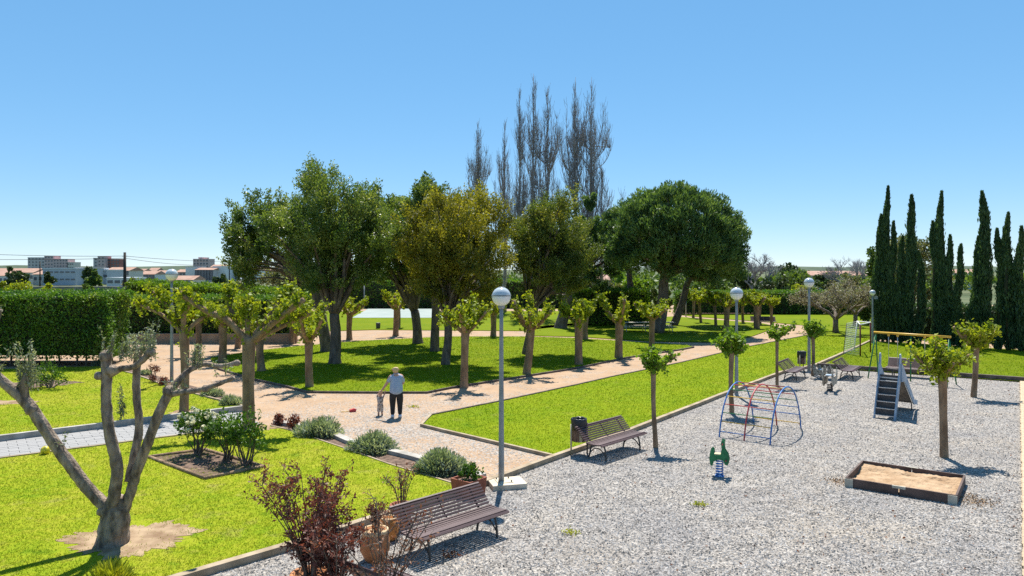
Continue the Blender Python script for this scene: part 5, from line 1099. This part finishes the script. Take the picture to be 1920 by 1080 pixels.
# adult seen from behind: -x is towards the child, +y away from the camera
hl, hr_ = (-.10, 0, .86), (.10, 0, .86)
paths = [[((0, 0, .92), .17), ((0, .02, 1.08), .165), ((0, .03, 1.25), .17), ((0, .02, 1.38), .12), ((-.01, .03, 1.445), .055), ((-.02, .06, 1.50), .07), ((-.03, .09, 1.56), .088), ((-.03, .09, 1.62), .075)],
         [((0, 0, .92), .17), (hl, .12), ((-.11, .02, .47), .072), ((-.115, -.02, .09), .045), ((-.12, .10, .035), .035)], [((0, 0, .92), .17), (hr_, .12), ((.11, .0, .47), .072), ((.12, -.03, .09), .045), ((.14, .09, .035), .035)],
         [((0, .02, 1.38), .12), ((-.19, .03, 1.36), .07), ((-.30, .10, 1.13), .05), ((-.44, .13, .93), .036), ((-.50, .14, .87), .027)], [((0, .02, 1.38), .12), ((.19, .03, 1.36), .07), ((.24, .12, 1.12), .05), ((.12, .28, 1.02), .036), ((.05, .30, 1.01), .027)]]
hand(paths, (-.50, .14, .87), (-.6, .1, -.6), (0, 1, 0)); hand(paths, (.05, .30, 1.01), (-1, .1, 0), (0, .2, 1))
V, E, Q = chain(*paths); skin_mesh('body', V, E, Q, M['skin'], pr)
V, E, Q = chain([((0, -.01, .74), (.22, .21)), ((0, .0, .90), (.235, .22)), ((0, .02, 1.06), (.235, .22)), ((0, .03, 1.22), (.225, .20)), ((0, .025, 1.35), (.165, .14)), ((0, .025, 1.49), (.055, .055))], [((0, .025, 1.35), (.165, .14)), ((-.165, .03, 1.34), .092), ((-.265, .085, 1.16), .08)], [((0, .025, 1.35), (.165, .14)), ((.165, .03, 1.34), .092), ((.225, .10, 1.14), .08)])
skin_mesh('shirt', V, E, Q, M['shirt'], pr)
V, E, Q = chain([((0, 0, 1.0), (.2, .175)), ((0, 0, .86), (.24, .20)), ((-.115, .0, .72), .15), ((-.118, .02, .46), .10), ((-.12, -.01, .08), .068)], [((0, 0, .86), (.24, .20)), ((.115, .0, .72), .15), ((.12, .0, .46), .10), ((.124, -.02, .08), .068)])
skin_mesh('leggings', V, E, Q, M['leggings'], pr)
for x, y in ((-.118, -.02), (.124, -.03)):
    V, E, Q = chain([((x, y - .07, .06), .068), ((x, y + .05, .06), .07), ((x * 1.08, y + .2, .045), .055)]); skin_mesh('shoe', V, E, Q, M['shoe'], pr)
V, E, Q = chain([((-.02, .0, 1.48), .07), ((-.025, .045, 1.585), .125), ((-.03, .075, 1.66), .10)]); skin_mesh('hair', V, E, Q, M['hair'], pr)
fc = MB()
for sx in (-1, 1): fc.lathe([(.004, -.03), (.022, -.02), (.024, .01), (.004, .03)], 8, (-.03 + sx * .1, .085, 1.575))
fc.build('ears', M['skin'], pr, True)
ff = MB().tube([(-.03, .17, 1.60), (-.03, .205, 1.555), (-.03, .175, 1.545)], [.010, .016, .008], 6); ff.build('nose', M['skin'], pr, True)
eb = MB()
for sx in (-1, 1): eb.lathe([(.002, -.008), (.011, 0), (.002, .008)], 8, (-.03 + sx * .035, .168, 1.59))
eb.build('eyes', M['leggings'], pr); MB().box((-.03, .172, 1.515), (.045, .012, .009)).build('mouth', M['red'], pr)
# child
C0 = G(713, 779); ch = empty('person', C0, R(5), 'small child in pale printed clothes reaching up to the adult', 'person', 'people on the sandy path')
paths = [[((0, 0, .42), .085), ((0, 0, .53), .085), ((.0, 0, .62), .07), ((.0, 0, .67), .035), ((.005, .01, .72), .065), ((.01, .015, .79), .078), ((.01, .015, .84), .06)],
         [((0, 0, .42), .085), ((-.05, 0, .38), .06), ((-.055, .01, .21), .042), ((-.055, -.01, .05), .028), ((-.058, .06, .022), .022)], [((0, 0, .42), .085), ((.05, 0, .38), .06), ((.055, .0, .21), .042), ((.058, -.01, .05), .028), ((.064, .055, .022), .022)],
         [((.0, 0, .62), .07), ((.09, .02, .62), .035), ((.13, .06, .70), .026), ((.145, .08, .79), .019)], [((.0, 0, .62), .07), ((-.09, .02, .61), .035), ((-.10, .09, .68), .026), ((-.03, .13, .75), .019)]]
hand(paths, (.145, .08, .79), (.3, .2, 1), (0, 1, 0), .6); hand(paths, (-.03, .13, .75), (.8, .1, .6), (0, 1, .2), .6)
V, E, Q = chain(*paths); skin_mesh('body', V, E, Q, M['skin'], ch)
V, E, Q = chain([((0, 0, .37), .125), ((0, 0, .50), .118), ((0, 0, .60), .092), ((0, 0, .645), .045)], [((0, 0, .60), .092), ((.085, .02, .62), .05), ((.125, .055, .69), .038)], [((0, 0, .60), .092), ((-.085, .02, .61), .05), ((-.1, .085, .67), .038)]); skin_mesh('top', V, E, Q, M['print'], ch)
V, E, Q = chain([((0, 0, .44), .115), ((0, 0, .38), .11), ((-.05, 0, .30), .068), ((-.055, .01, .09), .05)], [((0, 0, .38), .11), ((.05, 0, .30), .068), ((.056, 0, .09), .05)]); skin_mesh('trousers', V, E, Q, M['print'], ch)
for x in (-.057, .06):
    V, E, Q = chain([((x, -.02, .04), .036), ((x, .03, .036), .036), ((x * 1.05, .09, .03), .028)]); skin_mesh('shoe', V, E, Q, M['brown_shoe'], ch)
V, E, Q = chain([((.005, -.02, .755), .05), ((.01, -.005, .80), .082), ((.01, .005, .845), .066)]); skin_mesh('hair', V, E, Q, M['hair'], ch)
eb = MB()
for sx in (-1, 1): eb.lathe([(.002, -.007), (.009, 0), (.002, .007)], 8, (.01 + sx * .028, .088, .785))
eb.build('eyes', M['leggings'], ch); MB().tube([(.01, .09, .785), (.01, .108, .765), (.01, .09, .758)], [.006, .01, .005], 6).build('nose', M['skin'], ch, True); MB().box((.01, .085, .738), (.03, .008, .006)).build('mouth', M['red'], ch)

# ---------------------------------------------------------------- town and distance
M['w_white'] = material('white_render', (0.68, 0.66, 0.64), (0.75, 0.73, 0.70), .2, 0.85); M['w_blue'] = material('bluish_grey_render', (0.42, 0.44, 0.48), (0.49, 0.50, 0.53), .2, 0.85); M['w_pink'] = material('pinkish_render', (0.52, 0.38, 0.36), (0.60, 0.45, 0.42), .2, 0.85)
M['w_red'] = material('red_brick_facade', (0.32, 0.12, 0.10), (0.40, 0.16, 0.13), .3, 0.85); M['w_cream'] = material('cream_render', (0.62, 0.55, 0.47), (0.70, 0.62, 0.53), .2, 0.85); M['w_grey'] = material('grey_facade', (0.50, 0.45, 0.43), (0.58, 0.52, 0.49), .2, 0.85)
M['tile'] = material('clay_roof', (0.30, 0.17, 0.12), (0.38, 0.24, 0.18), .5, 0.85); M['metal_roof'] = material('pale_sheet_roof', (0.60, 0.62, 0.64), (0.68, 0.69, 0.70), .3, 0.5); M['pane'] = material('dark_window', (0.10, 0.11, 0.13), None, rough=.2, spec=.6); M['shut'] = material('brown_shutter', (0.14, 0.09, 0.07), None)
def building(x0, x1, top, Y, wall, roof, label, floors=0, cols=0, roofh=0, deep=10, base=0, flat=True, wz=(1.1, 1.2), group='buildings of the town', name='town_building', pane='pane', rows_from=0.12):
    X0, X1 = (x0 - 960) / FOC * Y, (x1 - 960) / FOC * Y; H = EYE + (HOR - top) / FOC * Y; t = empty(name, ((X0 + X1) / 2, Y, base), 0, label, 'building', group); W = X1 - X0; H -= base; Hw = H - roofh
    MB().box((0, deep / 2, Hw / 2), (W, deep, Hw)).build('wall', M[wall], t)
    if roofh > 0: MB().add([(-W / 2 - .3, -.4, Hw), (W / 2 + .3, -.4, Hw), (W / 2 + .3, deep + .4, Hw), (-W / 2 - .3, deep + .4, Hw), (-W / 2 - .3, deep / 2, H), (W / 2 + .3, deep / 2, H)], [(0, 1, 5, 4), (2, 3, 4, 5), (0, 4, 3), (1, 2, 5), (3, 2, 1, 0)]).build('roof', M[roof], t)
    else: MB().box((0, deep / 2, Hw + .12), (W + .3, deep + .3, .28)).build('roof', M[roof], t)
    if floors:
        me = MB().box((0, 0, 0), (wz[0], .12, wz[1])).mesh('window', M[pane])
        for f in range(floors):
            for c in range(cols): link('window', me, t, (-W / 2 + W * (c + .5) / cols, -.03, Hw * (rows_from + (1 - rows_from) * (f + .55) / floors)))
    return t
building(52, 84, 483, 610, 'w_grey', 'w_grey', 'grey flats at the end of the tall block group', 5, 5, wz=(1.2, 1.1))
building(83, 100, 480, 600, 'w_pink', 'w_pink', 'highest mauve tower of the tall block group', 5, 3, wz=(1.2, 1.1))
building(100, 127, 486, 600, 'w_pink', 'w_pink', 'stepped mauve flats beside the highest tower', 5, 5, wz=(1.2, 1.1))
building(126, 138, 492, 600, 'w_cream', 'w_grey', 'lowest step of the tall block group', 3, 3, wz=(1.2, 1.1))
building(175, 184, 484, 590, 'w_grey', 'w_grey', 'grey stair tower of the red brick block', 5, 1, wz=(1.2, 1.1))
building(183, 196, 481, 585, 'w_pink', 'w_pink', 'mauve middle part of the red brick block', 5, 2, wz=(1.2, 1.1))
building(196, 224, 486, 590, 'w_red', 'w_red', 'dark red brick block of flats', 5, 5, wz=(1.4, 1.4))
building(362, 391, 486, 480, 'w_pink', 'w_pink', 'mauve high flats near the centre of the town', 5, 5, wz=(1.2, 1.1)); building(372, 380, 483, 482, 'w_pink', 'w_grey', 'roof house on top of the mauve high flats', wz=(1, 1))
building(80, 142, 504, 222, 'w_blue', 'metal_roof', 'long bluish grey warehouse with a pale roof', 2, 6, 0, 18, wz=(1.2, .45)); building(141, 164, 503, 226, 'w_blue', 'w_grey', 'taller bluish annex of the warehouse', 1, 2, wz=(.8, .6))
building(62, 80, 507, 224, 'w_cream', 'tile', 'tiled gable shed next to the warehouse', 1, 2, 1.2, wz=(.8, .9)); building(-40, 62, 503, 240, 'w_cream', 'tile', 'long row of tiled sheds at the picture edge', 1, 14, 1.4, wz=(1, 1)); building(-30, 14, 510, 214, 'w_white', 'tile', 'low tiled house at the picture edge', 1, 5, 1.1, wz=(.8, .9))
building(180, 200, 507, 235, 'w_blue', 'metal_roof', 'small blue shed with a pale sheet roof', 1, 3, wz=(1.4, .7)); building(198, 242, 501, 262, 'w_cream', 'tile', 'cream house with tall windows beside the wooden pole', 2, 6, 1.2, wz=(1.0, 1.6)); building(200, 240, 522, 205, 'w_white', 'metal_roof', 'low white shed in front of the cream house', 1, 3, wz=(1.5, .8))
building(243, 266, 504, 330, 'w_pink', 'tile', 'pink tiled house behind the wooden pole', 2, 4, 1.4); building(262, 290, 508, 300, 'w_white', 'tile', 'white tiled house between pole and lamp', 2, 5, 1.4); building(276, 292, 502, 380, 'w_blue', 'tile', 'small gabled house above the white one', 1, 2, 2); building(290, 312, 507, 320, 'w_cream', 'tile', 'cream tiled house left of the lamp globe', 2, 4, 1.3); building(330, 348, 505, 320, 'w_cream', 'tile', 'cream tiled house right of the lamp globe', 2, 3, 1.2)
building(318, 362, 517, 250, 'w_cream', 'tile', 'low cream sheds above the bright hedge', 1, 6, 1.4, wz=(.8, .8)); building(348, 367, 501, 290, 'w_white', 'w_white', 'plain white gable wall left of the dotted flats'); building(366, 399, 502, 285, 'w_grey', 'tile', 'flats with many balconies between two white gables', 4, 6, .8, wz=(1.5, 1.0)); building(399, 421, 500, 290, 'w_white', 'w_white', 'plain white gable wall right of the dotted flats')
building(395, 421, 496, 420, 'w_pink', 'tile', 'pinkish tiled flats above the white gable', 2, 5, 1.5); building(422, 482, 501, 300, 'w_white', 'tile', 'long white flats with small windows beside the leaning evergreen', 3, 10, .8, wz=(1.0, 1.1)); building(480, 560, 503, 330, 'w_white', 'tile', 'white flats hidden behind the evergreen branches', 3, 8, .8)
# white house among the trees, red building, long tiled roof
building(1098, 1142, 515, 118, 'w_white', 'tile', 'white house with low tiled roof between the trees', 1, 4, .9, 8, wz=(.8, .8), group='houses beyond the park', name='white_house'); building(895, 945, 527, 106, 'w_red', 'tile', 'red building glimpsed behind the near lamp globe', 1, 4, .8, 8, group='houses beyond the park', name='red_house')
building(1522, 1626, 508, 165, 'w_cream', 'tile', 'long house with a tiled roof on the skyline behind the fruit trees', 1, 14, 1.0, 10, group='houses beyond the park', name='long_house', wz=(.8, .9))
building(1795, 1850, 505, 180, 'w_white', 'tile', 'house with a pink roof glimpsed between cypresses', 1, 5, 1.0, 10, group='houses beyond the park', name='tiled_house')
# hills
def hill(x0, x1, Y, tops, seed):
    r = random.Random(seed); n = len(tops); vs = []
    for i, tp in enumerate(tops):
        X = ((x0 + (x1 - x0) * i / (n - 1)) - 960) / FOC * Y; Z = EYE + (HOR - tp) / FOC * Y; vs += [(X, Y - 250, -1), (X, Y, Z), (X, Y + 500, -1)]
    m = MB().add(vs, [(i * 3 + k, i * 3 + 3 + k, i * 3 + 4 + k, i * 3 + 1 + k) for i in range(n - 1) for k in (0, 1)]); o = m.build('hill', M['hill'], None, True); o['kind'] = 'structure'
hill(-300, 800, 2600, [499, 498, 500, 497, 499, 500, 498, 501, 500, 501, 503], 1); hill(1150, 2300, 1700, [502, 500, 501, 499, 501, 500, 498, 500, 499, 501, 500, 502], 2)
# railway bank / wall at the field edge
M['bank'] = material('field_wall', (0.16, 0.15, 0.12), (0.27, 0.25, 0.2), .6, 0.9)
tag(MB().box((-62, 130, .9), (70, 1.2, 1.9)).build('field_wall', M['bank']), 'long grey wall across the field in front of the town', 'wall')
# poles and wires
M['pole'] = material('tarred_pole', (0.02, 0.018, 0.016), (0.05, 0.042, 0.035), 3, 0.8)
def pole(pxx, top, Y, rad, label, arm=True):
    q = A(pxx, top, Y); t = empty('utility_pole', (q.x, Y, 0), 0, label, 'pole', 'poles beyond the park'); MB().tube([(0, 0, -.1), (0, 0, q.z)], [rad * 1.2, rad * .85], 8).build('post', M['pole'], t, True)
    if arm: MB().box((0, 0, q.z - .7), (1.0, .1, .1)).build('crossarm', M['pole'], t)
    return q
pt = pole(234, 473, 130, .26, 'dark wooden utility pole standing out against the town'); pole(430, 485, 200, .14, 'thin street light mast beside the leaning evergreen')
pole(75, 490, 210, .16, 'thin pole in front of the warehouse roof', False)
def wire(a, b_, sag, label):
    pts = [Vector(a).lerp(Vector(b_), f) - Vector((0, 0, sag * 4 * f * (1 - f))) for f in np.linspace(0, 1, 14)]
    tag(MB().tube(pts, .035, 4, 0, False).build('overhead_wire', M['pole']), label, 'wire', 'overhead wires to the wooden pole')
top = A(234, 481, 130); wire(A(-60, 486, 130), A(234, 484, 130), .15, 'lower overhead wire running from the pole to the picture edge'); wire(A(-60, 475, 130), A(234, 480, 130), .2, 'upper overhead wire running from the pole to the picture edge')
wire(A(234, 484, 130), A(372, 497, 190), .3, 'lower overhead wire sagging from the pole towards the flats'); wire(A(234, 480, 130), A(430, 490, 200), .3, 'upper overhead wire running from the pole to the mast')
